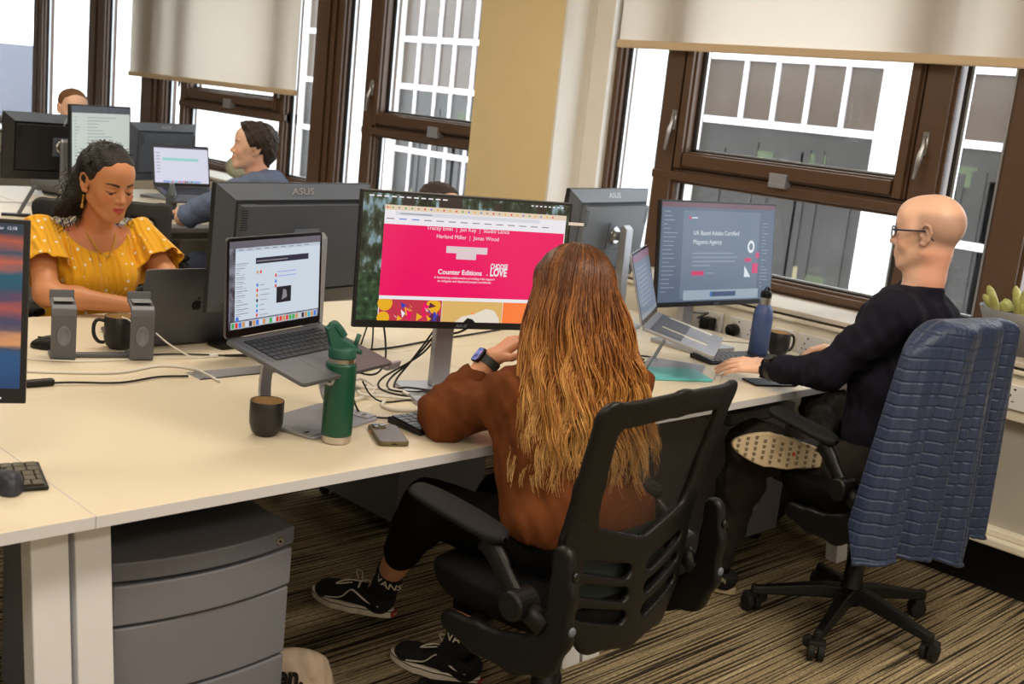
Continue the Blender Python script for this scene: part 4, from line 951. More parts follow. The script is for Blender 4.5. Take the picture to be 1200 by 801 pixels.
def low_stand(lab, loc, yaw):
    t = thing('laptop_stand', lab, 'stand', loc, R(yaw), group='metal laptop stands')
    MB().box(-.11, .11, -.006, .018, 0, .012).build('crossbar', M['spacegrey'], t, bevel=.002)
    for s in (-1, 1):
        mb = MB(); x = s*.105; w_ = .033
        P = [(.055, .0), (.062, .004), (-.046, .135), (-.05, .150), (-.04, .157), (.0, .157), (.012, .150), (.015, .172), (.021, .172), (.019, .142), (.008, .146), (-.036, .146), (-.03, .135), (.06, .012), (.11, .010), (.11, .0)]
        P = [(-y_, z_) for y_, z_ in [(.035, 0), (.042, .004), (.048, .13), (.044, .148), (.030, .157), (-.03, .165), (-.045, .160), (-.05, .185), (-.056, .184), (-.054, .152), (-.03, .153), (.026, .146), (.036, .138), (.036, .01), (-.06, .008), (-.06, 0)]]
        mb.prism([(a, b) for a, b in P], x-w_, x+w_, 'x'); arm = mb.build('arm', M['spacegrey'], t, bevel=.0025)
        recalc(arm)
        mb = MB().at((x, -.046, .072), (R(90), 0, 0))
        n = 28; vs = []; fs = []
        for rr_, z_ in ((.022, .0025), (.019, .004), (.0165, .003), (.0155, .0005), (0, .0005)):
            for i in range(n): a = 2*math.pi*i/n; vs.append((rr_*.82*math.cos(a), rr_*1.35*math.sin(a), z_))
        for j in range(4):
            for i in range(n): fs.append((j*n+i, j*n+(i+1) % n, (j+1)*n+(i+1) % n, (j+1)*n+i))
        mb.add(vs, fs).build('oval_recess', M['grey_metal'], arm, smooth=True)
        MB().box(x-.026, x+.026, -.025, .025, .1655, .1675).build('grip_pad', M['silver'], arm)
    return t
low_stand('empty grey two-armed laptop stand around the black mug', (1.462, 3.085, .731), -19)
t = thing('laptop_stand', 'thin silver folding stand under the tilted laptop', 'stand', (3.15, 2.33, .731), R(31), group='metal laptop stands')
MB().box(-.12, .12, -.10, .10, 0, .006).build('foot_plate', M['silver'], t, bevel=.002)
for s in (-1, 1): MB().tube([(s*.10, .08, .004), (s*.10, .02, .15)], .007, 8, flat=.5).tube([(s*.10, .045, .155), (s*.10, -.11, .118)], .007, 8).build('upright', M['alu'], t)
t = thing('phone_stand', 'bent dark metal stand on the far desk behind the sunset screen', 'stand', (2.37, 6.02, .731), R(-20))
MB().box(-.07, .07, -.02, .03, 0, .012).build('foot_plate', M['black'], t, bevel=.004); MB().prism([(.005, .012), (.02, .012), (.095, .16), (.08, .16)], -.045, .045, 'y').build('rest', M['grey_metal_d'], t, bevel=.002)

# ================================================================== keyboards, mice, phone
def keyboard(lab, loc, yaw, w=.42, d=.125, rows=6, cols=17, body='black', keym='keys', group='desk keyboards', split=False):
    t = thing('keyboard', lab, 'keyboard', loc, R(yaw), group=group)
    MB().prism([(-d/2, 0), (d/2, 0), (d/2, .017), (-d/2, .009)], -w/2, w/2, 'x').build('case', M[body], t, bevel=.003)
    mb = MB(); ph = math.atan2(.008, d); mb.T = Matrix.Translation((0, -d/2, .0092)) @ Matrix.Rotation(ph, 4, 'X')
    rw = (d-.012)/rows; cw = (w-.014)/cols; rr = random.Random(9)
    for r_ in range(rows):
        x = -w/2+.007; c = 0
        while c < cols-.01:
            k = 1
            if r_ == 0 and 3 <= c < 4: k = 5
            elif r_ in (1, 2) and c == 0: k = 1.5
            k = min(k, cols-c); mb.box(x+.0012, x+cw*k-.0012, .006+r_*rw+.0012, .006+(r_+1)*rw-.0012, 0, .0035); x += cw*k; c += k
    mb.build('keys', M[keym], t, bevel=.0007, seg=1)
    return t
M['keys_sheen'] = mat('glossy_black_keycaps', (30, 31, 34), .28)
M['keys_olive'] = mat('olive_lit_keycaps', (72, 66, 48), .4)
keyboard('black keyboard half hidden by the brown sleeve', (2.022, 2.155, .731), 0, keym='keys_sheen', w=.40, d=.13)
keyboard('black keyboard cut by the left edge, above the mouse', (.715, 2.235, .731), -14, w=.43, d=.13, keym='keys_olive', cols=18, rows=5)
keyboard('black keyboard under the left hand of the bald man', (3.53, 2.335, .731), -14, w=.34, d=.12, keym='keys_sheen', cols=14)
keyboard('black keyboard on the far desk by the grey sleeve', (3.02, 6.22, .731), 0, w=.3, d=.1, cols=13)
def mouse(lab, loc, yaw, m='black', group='computer mice', s=1.0):
    t = thing('computer_mouse', lab, 'mouse', loc, R(yaw), group=group)
    def f(u, v):
        a = 2*math.pi*u; k = math.sin(v*math.pi/2); z = math.cos(v*math.pi/2); y = .055*k*math.sin(a); x = .031*k*math.cos(a)*(1+.15*math.sin(a*1)-.0)
        return (x*s, y*s, (.002+.036*(z**.75)*(1-.35*(y/.055)))*s)
    gridmesh(f, 24, 12, closed=True).build('shell', M[m], t, smooth=True)
    MB().box(-.004*s, .004*s, .018*s, .034*s, .026*s, .031*s).build('scroll_wheel', M['rubber'], t, bevel=.002)
    return t
mouse('dark blue-grey mouse cut by the left edge', (.845, 2.165, .731), -12, 'mouse_navy') if M.setdefault('mouse_navy', mat('mouse_navy', (40, 44, 58), .45)) else 0
mouse('black mouse behind the left arm of the grey stand', (1.375, 3.235, .731), 40)
mouse('black mouse under the right hand of the bald man', (3.86, 2.215, .731), 20)
mouse('black mouse left of the blue bottle', (3.60, 2.555, .731), 60)
# phone
t = thing('mobile_phone', 'phone lying face down in an olive rimmed case by the green bottle', 'phone', (1.745, 2.118, .731), R(-26.5))
M['olive'] = mat('olive_rubber', (92, 84, 52), .5); M['phone_back'] = mat('smoked_back', (104, 92, 92), .35)
MB().prism(rrect(-.0375, -.076, .0375, .076, .012, 5), 0, .0105, 'z').build('case', M['olive'], t, bevel=.003)
MB().prism(rrect(-.0335, -.072, .0335, .072, .010, 5), .0104, .0108, 'z').build('back_panel', M['phone_back'], t)
cm = MB().prism(rrect(-.031, .036, .004, .070, .008, 4), .0106, .0135, 'z').build('camera_island', M['olive'], t, bevel=.001)
for x, y in ((-.022, .061), (-.005, .053), (-.022, .044)): MB().at((x, y, .0135), (0, 0, 0)).lathe([(.0, .0015), (.0065, .0015), (.0075, 0), (.0075, -.001)], 16).build('lens', M['black_g'], cm)
MB().box(-.0385, -.0372, .02, .034, .004, .0075).build('orange_button', mat('orange_button', (236, 120, 40), .4), t)
MB().box(-.006, .006, -.0768, -.0758, .004, .007).build('charging_port', M['black_g'], t)
# teal notebook
t = thing('notebook', 'teal notebook lying by the hand of the bald man', 'notebook', (3.075, 2.265, .731), R(-28))
MB().box(-.105, .105, -.075, .075, 0, .009).build('cover', mat('teal_cover', (92, 188, 194), .35, var=.1, vscale=6), t, bevel=.002); MB().box(-.103, .106, -.073, .073, .002, .007).build('pages', M['white_p'], t)
t = thing('papers', 'flat grey papers and pad on the desk edge under the watch of the bald man', 'paper', (3.33, 2.06, .731), R(-25)); MB().box(-.08, .08, -.045, .045, 0, .006).build('pad', M['black'], t, bevel=.002)
t = thing('spectacles_case', 'small shiny folded spectacles on the teal notebook corner', 'glasses', (3.19, 2.17, .731), R(20))
MB().tube([(-.05, 0, .006), (.0, .01, .012), (.05, 0, .006)], .002, 6).tube([(-.04, -.02, .004), (.0, -.015, .02), (.05, -.02, .006)], .002, 6).build('frame', M['alu'], t, smooth=True)

# ================================================================== bottles and mugs
t = thing('water_bottle', 'tall dark green steel bottle with a loop straw lid', 'bottle', (1.609, 2.146, .731))
M['green'] = mat('green_powder_coat', (10, 74, 54), .38, bump=.05, bscale=900); M['green_l'] = mat('green_lid_plastic', (30, 88, 74), .5); M['steel'] = mat('brushed_steel', (206, 200, 192), .28, .95)
MB().lathe([(0, .0), (.033, 0), (.0355, .002), (.0355, .018), (0, .018)], 40).build('steel_base', M['steel'], t, smooth=False)
MB().lathe([(0, .018), (.0362, .018), (.0366, .022), (.0366, .188), (.0355, .193), (.031, .196), (0, .196)], 48).build('body', M['green'], t, smooth=True)
MB().lathe([(0, .194), (.0315, .195), (.0318, .205), (.030, .207), (0, .207)], 40).build('steel_neck', M['steel'], t)
ld = MB().lathe([(0, .206), (.0325, .206), (.033, .209), (.033, .228), (.030, .232), (0, .233)], 40).build('lid', M['green_l'], t, smooth=True)
T = Matrix.Rotation(R(-20), 4, 'Z')
mb = MB(); mb.T = T; mb.tube(spline([(.032, 0, .222), (.012, 0, .236), (-.012, 0, .250), (-.030, 0, .270), (-.026, 0, .284), (-.012, 0, .272), (.0, 0, .255)], 5), [.011]*31, 10, flat=.7, up=(0, 1, 0))
mb.prism([(-.028, .224), (.030, .224), (.030, .234), (.004, .238), (-.016, .262), (-.030, .284), (-.044, .276), (-.034, .245)], -.014, .014, 'y').build('carry_loop', M['green_l'], ld, bevel=.004)
mb = MB(); mb.T = T; mb.tube([(.028, 0, .228), (.038, 0, .262)], [.005, .006], 10).tube([(.03, .0, .222), (.046, 0, .218)], .006, 8); mb.build('straw_spout', M['green_l'], ld, smooth=True)
MB().text('//', .014, 0, 0, 0, rot=(R(90), 0, R(40)), loc=(.0236, -.0281, .03)).build('bottle_print', M['steel'], t)
t = thing('water_bottle', 'blue steel bottle with a black loop cap', 'bottle', (3.665, 2.335, .731))
M['blue'] = mat('blue_powder_coat', (72, 92, 142), .42, bump=.05, bscale=900)
MB().lathe([(0, 0), (.034, 0), (.037, .003), (.037, .155), (.034, .178), (.025, .198), (.019, .204), (0, .204)], 48).build('body', M['blue'], t, smooth=True)
MB().lathe([(0, .200), (.0205, .200), (.0205, .232), (0, .232)], 32).build('steel_neck', M['steel'], t)
cp = MB().lathe([(0, .228), (.021, .228), (.021, .246), (.018, .252), (0, .252)], 32).build('cap', M['black'], t, smooth=True)
MB().tube([(.026*math.cos(a), .004*math.sin(a*2), .236+.030*math.sin(a)) for a in [i*math.pi/10-.3 for i in range(12)]], .006, 10, flat=.6).build('carry_loop', M['black'], cp, smooth=True)
def mug(lab, loc, hz, h=.085, r=.041, belly=0, group='black mugs', inner=(206, 176, 128)):
    t = thing('mug', lab, 'mug', loc, R(hz), group=group)
    prof = [(0, .002), (r*.62, 0), (r*.66, .002), (r*.84+belly, h*.12), (r*.98+belly, h*.35), (r, h*.62), (r*.99, h-.001), (r*.97, h), (r*.93, h-.001)]
    body = MB().lathe(prof, 44).build('body', mat('mug_black_glaze', (34, 32, 32), .42), t, smooth=True)
    MB().lathe([(r*.935, h-.0012), (r*.92, h*.6), (r*.86, h*.2), (r*.5, h*.08), (0, h*.08)], 44).build('glazed_inside', mat('mug_inside', inner, .35), body, smooth=True)
    MB().lathe([(0, h*.74), (r*.92, h*.74)], 32).build('drink', mat('milky_tea', (150, 104, 66), .2), t)
    MB().tube(spline([(r*.96, 0, h*.84), (r+.018, 0, h*.86), (r+.028, 0, h*.70), (r+.027, 0, h*.40), (r+.014, 0, h*.20), (r*.93, 0, h*.17)], 5), [.0055]*26, 10, flat=.7, up=(0, 1, 0)).build('handle', body.data.materials[0], t, smooth=True)
    return t
m1 = mug('matt black mug in front of the silver laptop stand', (1.487, 2.262, .731), 35, h=.084, r=.0405)
MB().tube([(.045, .0, .078), (.055, .0, .062), (.056, 0, .048)], .0035, 6).build('tea_tag', mat('mint_tag', (70, 190, 150), .5), m1)
mug('black mug between the two arms of the grey stand', (1.560, 3.175, .731), 158, h=.098, r=.045, belly=.002)
mug('black mug behind the mouse of the bald man', (3.80, 2.335, .731), -20, h=.088, r=.042, belly=.0)

# ================================================================== cables
def cable(lab, pts, r=.0028, m='cable_b', n=6, cat='cable', name='cable', group='loose desk cables'):
    p0 = Vector(pts[0]); o = MB().tube(spline([Vector(p)-p0 for p in pts], n), r, 7).build(name, M[m], None, smooth=True); o.location = p0; tag(o, lab, cat, group); return o
Z = .7345
cable('white cable hanging over the black mug from the grey stand', [(1.545, 3.135, .834), (1.560, 3.105, .825), (1.575, 3.06, .78), (1.56, 3.03, Z), (1.49, 3.03, Z), (1.38, 3.05, Z), (1.25, 3.13, Z), (1.18, 3.2, Z)], .0025, 'cable_w')
cable('long pale cable crossing the gap between the two desks at left', [(1.13, 3.05, Z), (1.25, 2.97, Z), (1.42, 2.90, Z), (1.56, 2.93, Z), (1.63, 2.87, Z), (1.635, 2.80, .735), (1.63, 2.72, Z)], .0038, 'cable_w')
cable('white cable from the grey stand arm to the dark laptop', [(1.61, 3.05, .80), (1.64, 3.02, .77), (1.70, 2.99, Z), (1.76, 2.985, Z)], .0025, 'cable_w')
MB_ = MB().box(-.012, .012, -.006, .006, 0, .010).build('cable_joint', M['white_p'], bevel=.002); MB_.location = (1.765, 2.985, .731); tag(MB_, 'small white cable joint on the desk right of the grey stand', 'connector')
cable('black cable running right from the grey stand', [(1.58, 3.06, Z), (1.68, 3.04, Z), (1.80, 2.98, Z), (1.95, 2.92, Z), (2.08, 2.90, Z)], .0028)
cable('black lead with an inline switch behind the sunset screen', [(.98, 2.86, Z), (1.12, 2.855, Z+.003), (1.25, 2.84, Z+.003), (1.38, 2.80, Z), (1.50, 2.82, Z), (1.58, 2.80, Z)], .003)
sw = MB().box(-.036, .036, -.011, .011, 0, .017).build('inline_switch', M['black'], bevel=.004); sw.location = (1.19, 2.853, .731); sw.rotation_euler = (0, 0, R(-4)); tag(sw, 'black inline switch on the lead by the sunset screen', 'switch')
# the tangle behind the raised laptop
cable('thick black loop of cable hanging under the left side of the pink screen', [(1.86, 2.62, .93), (1.88, 2.56, .85), (1.93, 2.52, .79), (1.99, 2.50, .775), (2.04, 2.52, .80), (2.07, 2.56, .85), (2.08, 2.60, .93)], .003)
cable('thin upright loop of cable behind the green bottle', [(2.04, 2.60, .92), (2.0, 2.58, .85), (1.98, 2.57, .80), (2.0, 2.55, .78), (2.03, 2.57, .84), (2.05, 2.6, .92)], .0025)
cable('black cable lying across the rear desk behind the pink screen', [(1.80, 2.98, Z), (1.95, 2.95, Z), (2.15, 2.92, Z), (2.35, 2.9, Z), (2.6, 2.95, Z), (2.9, 3.0, Z), (3.25, 3.08, Z), (3.5, 3.12, Z)], .0035)
cable('black cable curving from the raised laptop to the keyboard', [(1.80, 2.35, .80), (1.795, 2.33, .765), (1.80, 2.30, Z), (1.82, 2.255, Z), (1.87, 2.235, Z), (1.93, 2.235, .738), (1.96, 2.26, .742)], .0028)
cable('black cable from the raised laptop looping to the keyboard right', [(1.85, 2.37, .80), (1.88, 2.37, .76), (1.93, 2.37, Z), (2.02, 2.36, Z), (2.06, 2.33, Z), (2.07, 2.28, .745)], .0024)
cable('cream cable coiled on the desk in front of the screen foot', [(1.93, 2.37, Z+.003), (1.90, 2.34, Z), (1.91, 2.29, Z), (1.98, 2.27, Z), (2.03, 2.30, Z), (2.02, 2.36, Z), (1.95, 2.40, Z+.006), (1.90, 2.43, Z+.008), (1.93, 2.49, Z)], .0045, 'cable_w')
cable('cream cable loop under the raised laptop edge', [(1.84, 2.42, .79), (1.81, 2.42, .76), (1.82, 2.41, Z), (1.88, 2.42, Z+.002), (1.95, 2.45, Z+.004), (1.99, 2.50, Z+.01), (1.97, 2.54, Z+.02), (1.94, 2.51, Z+.012), (1.96, 2.47, Z+.01), (2.02, 2.43, Z+.01), (2.03, 2.38, Z+.006)], .0045, 'cable_w')
cable('grey flat cable loop by the raised laptop edge', [(1.85, 2.40, .80), (1.80, 2.41, .76), (1.80, 2.43, Z), (1.86, 2.45, Z), (1.90, 2.50, Z), (1.98, 2.52, Z+.004)], .005, 'silver')
for i, (dx, lab) in enumerate(((0, 'black cable in the tangle left of the screen column, highest strand'), (.02, 'black cable in the tangle left of the screen column, middle strand'), (.045, 'black cable in the tangle left of the screen column, lowest strand'))):
    cable(lab, [(2.215, 2.47, .95-.02*i), (2.16, 2.48, .87-.015*i), (2.10, 2.475, .81), (2.05-dx, 2.47+dx*.3, .765), (2.02-dx, 2.44, Z+.012), (2.04, 2.41-dx*.5, Z+.02*(2-i)*.5), (2.10, 2.36, Z+.018), (2.18, 2.35-dx*.3, Z+.015)], .003)
cable('thick black cable looping right of the screen column', [(2.20, 2.53, .93), (2.24, 2.53, .88), (2.30, 2.52, .87), (2.36, 2.52, .89), (2.40, 2.54, .93)], .0036)
cable('black cable behind the laptop of the bald man', [(3.0, 2.72, .90), (3.02, 2.66, .80), (3.0, 2.60, Z), (3.06, 2.50, Z), (3.15, 2.46, Z), (3.10, 2.56, Z), (2.98, 2.62, Z), (2.9, 2.66, .75)], .003)
cable('thin black cable trailing left of the tilted silver laptop', [(2.92, 2.62, Z), (2.98, 2.52, Z), (3.08, 2.44, Z), (3.17, 2.42, Z), (3.21, 2.48, Z), (3.12, 2.56, Z)], .003)
cable('black cable dropping from the dark blue page screen to the trunking', [(3.5, 2.62, .90), (3.62, 2.64, .85), (3.78, 2.70, .82), (3.92, 2.76, .80), (4.045, 2.90, .745)], .004)
cable('white cable behind the blue bottle', [(3.98, 2.50, .70), (3.94, 2.46, .74), (3.88, 2.50, Z), (3.78, 2.58, Z), (3.65, 2.68, Z), (3.5, 2.70, Z)], .004, 'cable_w')
cable('thin cable on the black back of the far screen', [(2.86, 6.52, 1.26), (2.80, 6.44, 1.20), (2.76, 6.43, 1.08), (2.77, 6.44, .96)], .003, 'silver')
# docking hub and a fabric bag
t = thing('docking_hub', 'flat black hub on the desk behind the dark laptop lid', 'hub', (1.90, 3.10, .731), R(5)); MB().box(-.07, .07, -.04, .04, 0, .016).build('case', M['black'], t, bevel=.004)
bag = thing('tote_bag', 'cream cloth bag with black lettering on the carpet beside the drawers', 'bag', (1.585, 2.255, 0), R(-38))
M['canvas'] = mat('cream_canvas', (206, 188, 168), .9, bump=.3, bscale=60)
S = SDF()
for z, w_, r_ in ((.03, .085, .045), (.07, .082, .042), (.105, .07, .034), (.130, .05, .018)): S.cap((-w_, 0, z), (w_, 0, z), r_, None, .03)
S.cap((.05, 0, .10), (.085, .005, .125), .02, .008, .02); S.cap((-.05, 0, .125), (-.07, .01, .155), .014, .006, .015)
S.warp(lambda x, y, z: (.004*nz(x, y, z, 40, 3)+.0025*nz(x, y, z, 90, 5)).astype(np.float32)); S.cut((0, 0, -1), -.002)
meshof(S, .005, 'body', M['canvas'], bag)
MB().text('en.', .070, 0, 0, 0, 0, 'CENTER', .045, .8, rot=(R(80), 0, 0), loc=(.018, -.0525, .078)).build('bag_lettering', M['black'], bag)
# dark rucksack under the window desk
rs = thing('rucksack', 'dark rucksack slumped on the floor under the window desk', 'bag', (3.95, 2.40, 0))
def rsf(u, v): a = 2*math.pi*u; k = math.sin(math.pi*(.06+.90*v))**.5; r = .13*k*(1+.07*math.sin(4*a+3*v)); return (r*.8*math.cos(a), r*math.sin(a), .005+.34*v)
gridmesh(rsf, 32, 14, closed=True).build('body', mat('dark_nylon', (30, 31, 34), .8, bump=.4, bscale=30), rs, smooth=True)
MB().tube(spline([(-.11, .03, .28), (-.14, .02, .18), (-.12, .04, .06)], 5), .012, 8, flat=.4).build('strap', mat('grey_webbing', (96, 96, 98), .8), rs)
# things around the hoodie man on the far desk
t = thing('desk_lamp', 'pale round-headed desk lamp beside the man in the hoodie', 'lamp', (3.86, 6.35, .731))
MB().lathe([(0, 0), (.07, 0), (.07, .012), (0, .016)], 24).build('base', M['silver'], t); MB().tube([(0, 0, .01), (0, 0, .22)], .006, 8).tube([(0, 0, .2), (.06, .0, .30)], .005, 8).build('arm', M['silver'], t)
MB().at((-.02, -.02, .27), (R(65), 0, R(-30))).lathe([(0, .02), (.05, .018), (.075, 0), (.07, -.004), (0, .0)], 28).build('lamp_head', mat('pale_olive', (150, 152, 130), .5), t, smooth=True)
t = thing('water_bottle', 'clear bottle standing behind the head of the woman in yellow', 'bottle', (3.20, 5.95, .731)); MB().lathe([(0, 0), (.03, 0), (.032, .14), (.014, .18), (.014, .20), (0, .2)], 24).build('body', mat('frosted_plastic', (84, 92, 98), .2), t, smooth=True)
t = thing('webcam', 'small black webcam on top of the far black screen back', 'webcam', (3.04, 6.46, 1.238)); MB().box(-.05, .05, -.02, .02, 0.004, .035).build('body', M['black'], t, bevel=.008); MB().box(-.02, .02, -.03, .03, -.03, .006).build('clip', M['black'], t)
# ================================================================== people
def npv(*a): return np.array(a, float)
def unit(v): v = np.array(v, float); return v/np.linalg.norm(v)
def basis(az, pitch=0, roll=0):
    """columns r,f,u for a head looking to compass az (deg from +y towards +x), nose down by pitch, leaning right by roll"""
    a, p, q = R(az), R(pitch), R(roll)
    f = npv(math.sin(a)*math.cos(p), math.cos(a)*math.cos(p), -math.sin(p)); r = npv(math.cos(a), -math.sin(a), 0); u = np.cross(r, f)
    r2 = math.cos(q)*r-math.sin(q)*u; u2 = math.sin(q)*r+math.cos(q)*u
    return r2, f, u2
class Head:
    def __init__(s, c, az, pitch=0, roll=0, k=1.0): s.c = npv(*c); s.B = basis(az, pitch, roll); s.k = k; s.M = np.stack(s.B, 0)
    def p(s, x, y, z): return s.c+s.k*(x*s.B[0]+y*s.B[1]+z*s.B[2])
    def ell(s, S, x, y, z, r, k=.02, sub=False, rot=None):
        Mx = s.M if rot is None else np.array(Euler(rot).to_matrix().transposed()) @ s.M
        S.ell(s.p(x, y, z), np.array(r)*s.k, Mx, k, sub)
    def cap(s, S, a, b, ra, rb=None, k=.01, sub=False): S.cap(s.p(*a), s.p(*b), ra*s.k, (ra if rb is None else rb)*s.k, k, sub)
    def local(s, V): return (V-s.c) @ s.M.T/s.k
def head_prims(S, H, female=False, ears=True):
    w = .94 if female else 1.0
    H.ell(S, 0, -.018, .036, (.077*w, .096, .084), .02)
    H.ell(S, 0, .022, -.018, (.062*w, .070, .088), .03)
    H.ell(S, 0, .040, .050, (.062*w, .053, .056), .03)
    for s_ in (-1, 1):
        H.cap(S, (s_*.050*w, .0, -.050), (s_*.022*w, .058, -.094), .021, .018, .03)
        H.ell(S, s_*.036*w, .056, -.030, (.026, .024, .028), .02)
        H.ell(S, s_*.048*w, .030, .002, (.022, .03, .03), .02)
    H.ell(S, 0, .068, -.099, (.021*w, .017, .016), .02)
    H.cap(S, (-.032, .076, .021), (.032, .076, .021), .0105 if not female else .008, None, .018)
    for s_ in (-1, 1): H.ell(S, s_*.031, .093, .000, (.017, .012, .0115), .014, True)
    for s_ in (-1, 1): H.ell(S, s_*.031, .0735, -.001, (.0150, .0125, .0125), .004)
    H.cap(S, (0, .084, .010), (0, .104, -.028), .0068, .0105, .012)
    for s_ in (-1, 1): H.ell(S, s_*.0115, .0925, -.032, (.0080, .0085, .0070), .006)
    H.ell(S, 0, .072, -.062, (.030, .021, .026), .018)
    lm = 1.0 if female else .72
    for q_ in (-1, 1):
        H.cap(S, (q_*.0235, .079, -.0590), (q_*.006, .0925, -.0555), .0028*lm, .0056*lm, .006); H.cap(S, (q_*.020, .079, -.0645), (0, .0915, -.0695), .0035*lm, .0072*lm, .006)
    H.cap(S, (-.024, .0885, -.0618), (.024, .0885, -.0618), .0012, None, .0035, True); H.cap(S, (-.010, .0975, -.0615), (.010, .0975, -.0615), .0018, None, .0035, True)
    if ears:
        for q_ in (-1, 1):
            H.ell(S, q_*.0795*w, -.010, -.002, (.0065, .017, .026), .006)
            pts = [(.080, .006, .006), (.085, .002, .022), (.088, -.010, .031), (.090, -.024, .024), (.090, -.029, .006), (.087, -.022, -.014), (.083, -.010, -.029), (.080, .000, -.027)]
            for i_ in range(len(pts)-1): a_, b_ = pts[i_], pts[i_+1]; H.cap(S, (q_*a_[0]*w, a_[1], a_[2]), (q_*b_[0]*w, b_[1], b_[2]), .0046 if i_ < 5 else .0062, None, .003)
            H.cap(S, (q_*.085*w, -.018, .016), (q_*.086*w, -.018, -.006), .0035, None, .003); H.ell(S, q_*.082*w, .003, -.004, (.004, .004, .006), .003)
            H.ell(S, q_*.0885*w, -.008, -.004, (.006, .0065, .010), .004, True)
def neck_prims(S, H, chest, r=.055, r2=.062):
    a = H.p(0, -.022, -.055); S.cap(a, (a+chest)/2, r, r, .03); S.cap((a+chest)/2, chest, r, r2, .03)
def arm_prims(S, sh, el, wr, r=(.052, .042, .040, .027), k=.02):
    m = (npv(*el)+npv(*wr))/2*.0+npv(*el)*.62+npv(*wr)*.38
    S.cap(sh, el, r[0], r[1], k); S.cap(el, m, r[1], r[2], k); S.cap(m, wr, r[2], r[3], k)
def leg_prims(S, hip, kn, an, r=(.085, .062, .055, .038), k=.03):
    m = npv(*kn)*.65+npv(*an)*.35; S.cap(hip, kn, r[0], r[1], k); S.cap(kn, m, r[1], r[2], k); S.cap(m, an, r[2], r[3], k)
def hand_prims(S, wr, d, n, thumb=1, curl=(.25, .35, .3), spread=.10, s=1.0, grip=0, tc=.3, fingers=None):
    """wr wrist, d pointing from wrist to knuckles, n back-of-hand normal; thumb +1/-1 side along cross(d,n)"""
    wr = npv(*wr); d = unit(d); n = unit(npv(*n)-d*np.dot(n, d)); l = np.cross(d, n)*thumb
    ks = []
    for i, (off, kd) in enumerate(((.030, .082), (.010, .087), (-.011, .083), (-.030, .074))):
        kn = wr+d*kd*s+l*off*s+n*(.004-.0012*abs(i-1.3))*s; ks.append(kn)
        S.cap(wr+l*off*.45*s+d*.006*s, kn, .0155*s, .0105*s, .010)
    S.cap(wr-d*.03*s, wr+d*.01*s, .023*s, .022*s, .012)
    L_ = ((.041, .025, .019), (.045, .029, .021), (.041, .027, .020), (.033, .020, .017)); rs = (.0088, .0078, .0068)
    for i in range(4):
        c = curl if fingers is None else fingers[i]
        p = ks[i]; a = 0; sp = (1.5-i)*spread; dd = unit(d+l*sp*.6)
        for j in range(3):
            a += c[j]; v = math.cos(a)*dd-math.sin(a)*n; q = p+v*L_[i][j]*s
            S.cap(p, q, rs[j]*s*(1.0 if i < 3 else .9)+(.0012*s if j == 0 else 0), (rs[j]-.0009)*s*(1.0 if i < 3 else .9), .0028); p = q
    b = wr+d*.018*s+l*.022*s; t1 = b+unit(d*.65+l*.75-n*.25)*.040*s; t2 = t1+unit(d*.9+l*(.45-tc)-n*.25)*.030*s; t3 = t2+unit(d*.95+l*(.15-tc)-n*.25)*.024*s
    S.cap(wr+l*.008*s, b, .014*s, .0145*s, .010); S.cap(b, t1, .0145*s, .0108*s, .008); S.cap(t1, t2, .0104*s, .0092*s, .004); S.cap(t2, t3, .0092*s, .0075*s, .003)
def regions(S, boxes, coarse=.009):
    """fine boxes [(lo,hi,h)] plus the coarse rest"""
    out = []; drop = []
    for lo, hi, h in boxes: lo, hi = npv(*lo), npv(*hi); out.append(S.net(h, lo, hi)); drop.append((lo+coarse*.9, hi-coarse*.9))
    out.append(S.net(coarse, drop=drop)); return out
def skinmat(name, c, lip, brow, stub=(150, 120, 108), rough=.5):
    m = mat(name, c, rough, var=.05, vscale=14, bump=.05, bscale=300, sss=.10, spec=.45); nt = m.node_tree; N, L = nt.nodes, nt.links; p = N['Principled BSDF']; src = p.inputs['Base Color'].links[0].from_socket
    for an, col in (('stubble', stub), ('blush', tuple(min(255, v*k) for v, k in zip(c, (1.0, .84, .84)))), ('lip', lip), ('brow', brow)):
        at = N.new('ShaderNodeAttribute'); at.attribute_name = an; mx = N.new('ShaderNodeMix'); mx.data_type = 'RGBA'; L.new(at.outputs['Fac'], mx.inputs[0]); L.new(src, mx.inputs[6]); mx.inputs[7].default_value = (*lin(col), 1); src = mx.outputs[2]
    L.new(src, p.inputs['Base Color']); return m
def sst(x, a, b): t = np.clip((x-a)/(b-a), 0, 1); return t*t*(3-2*t)
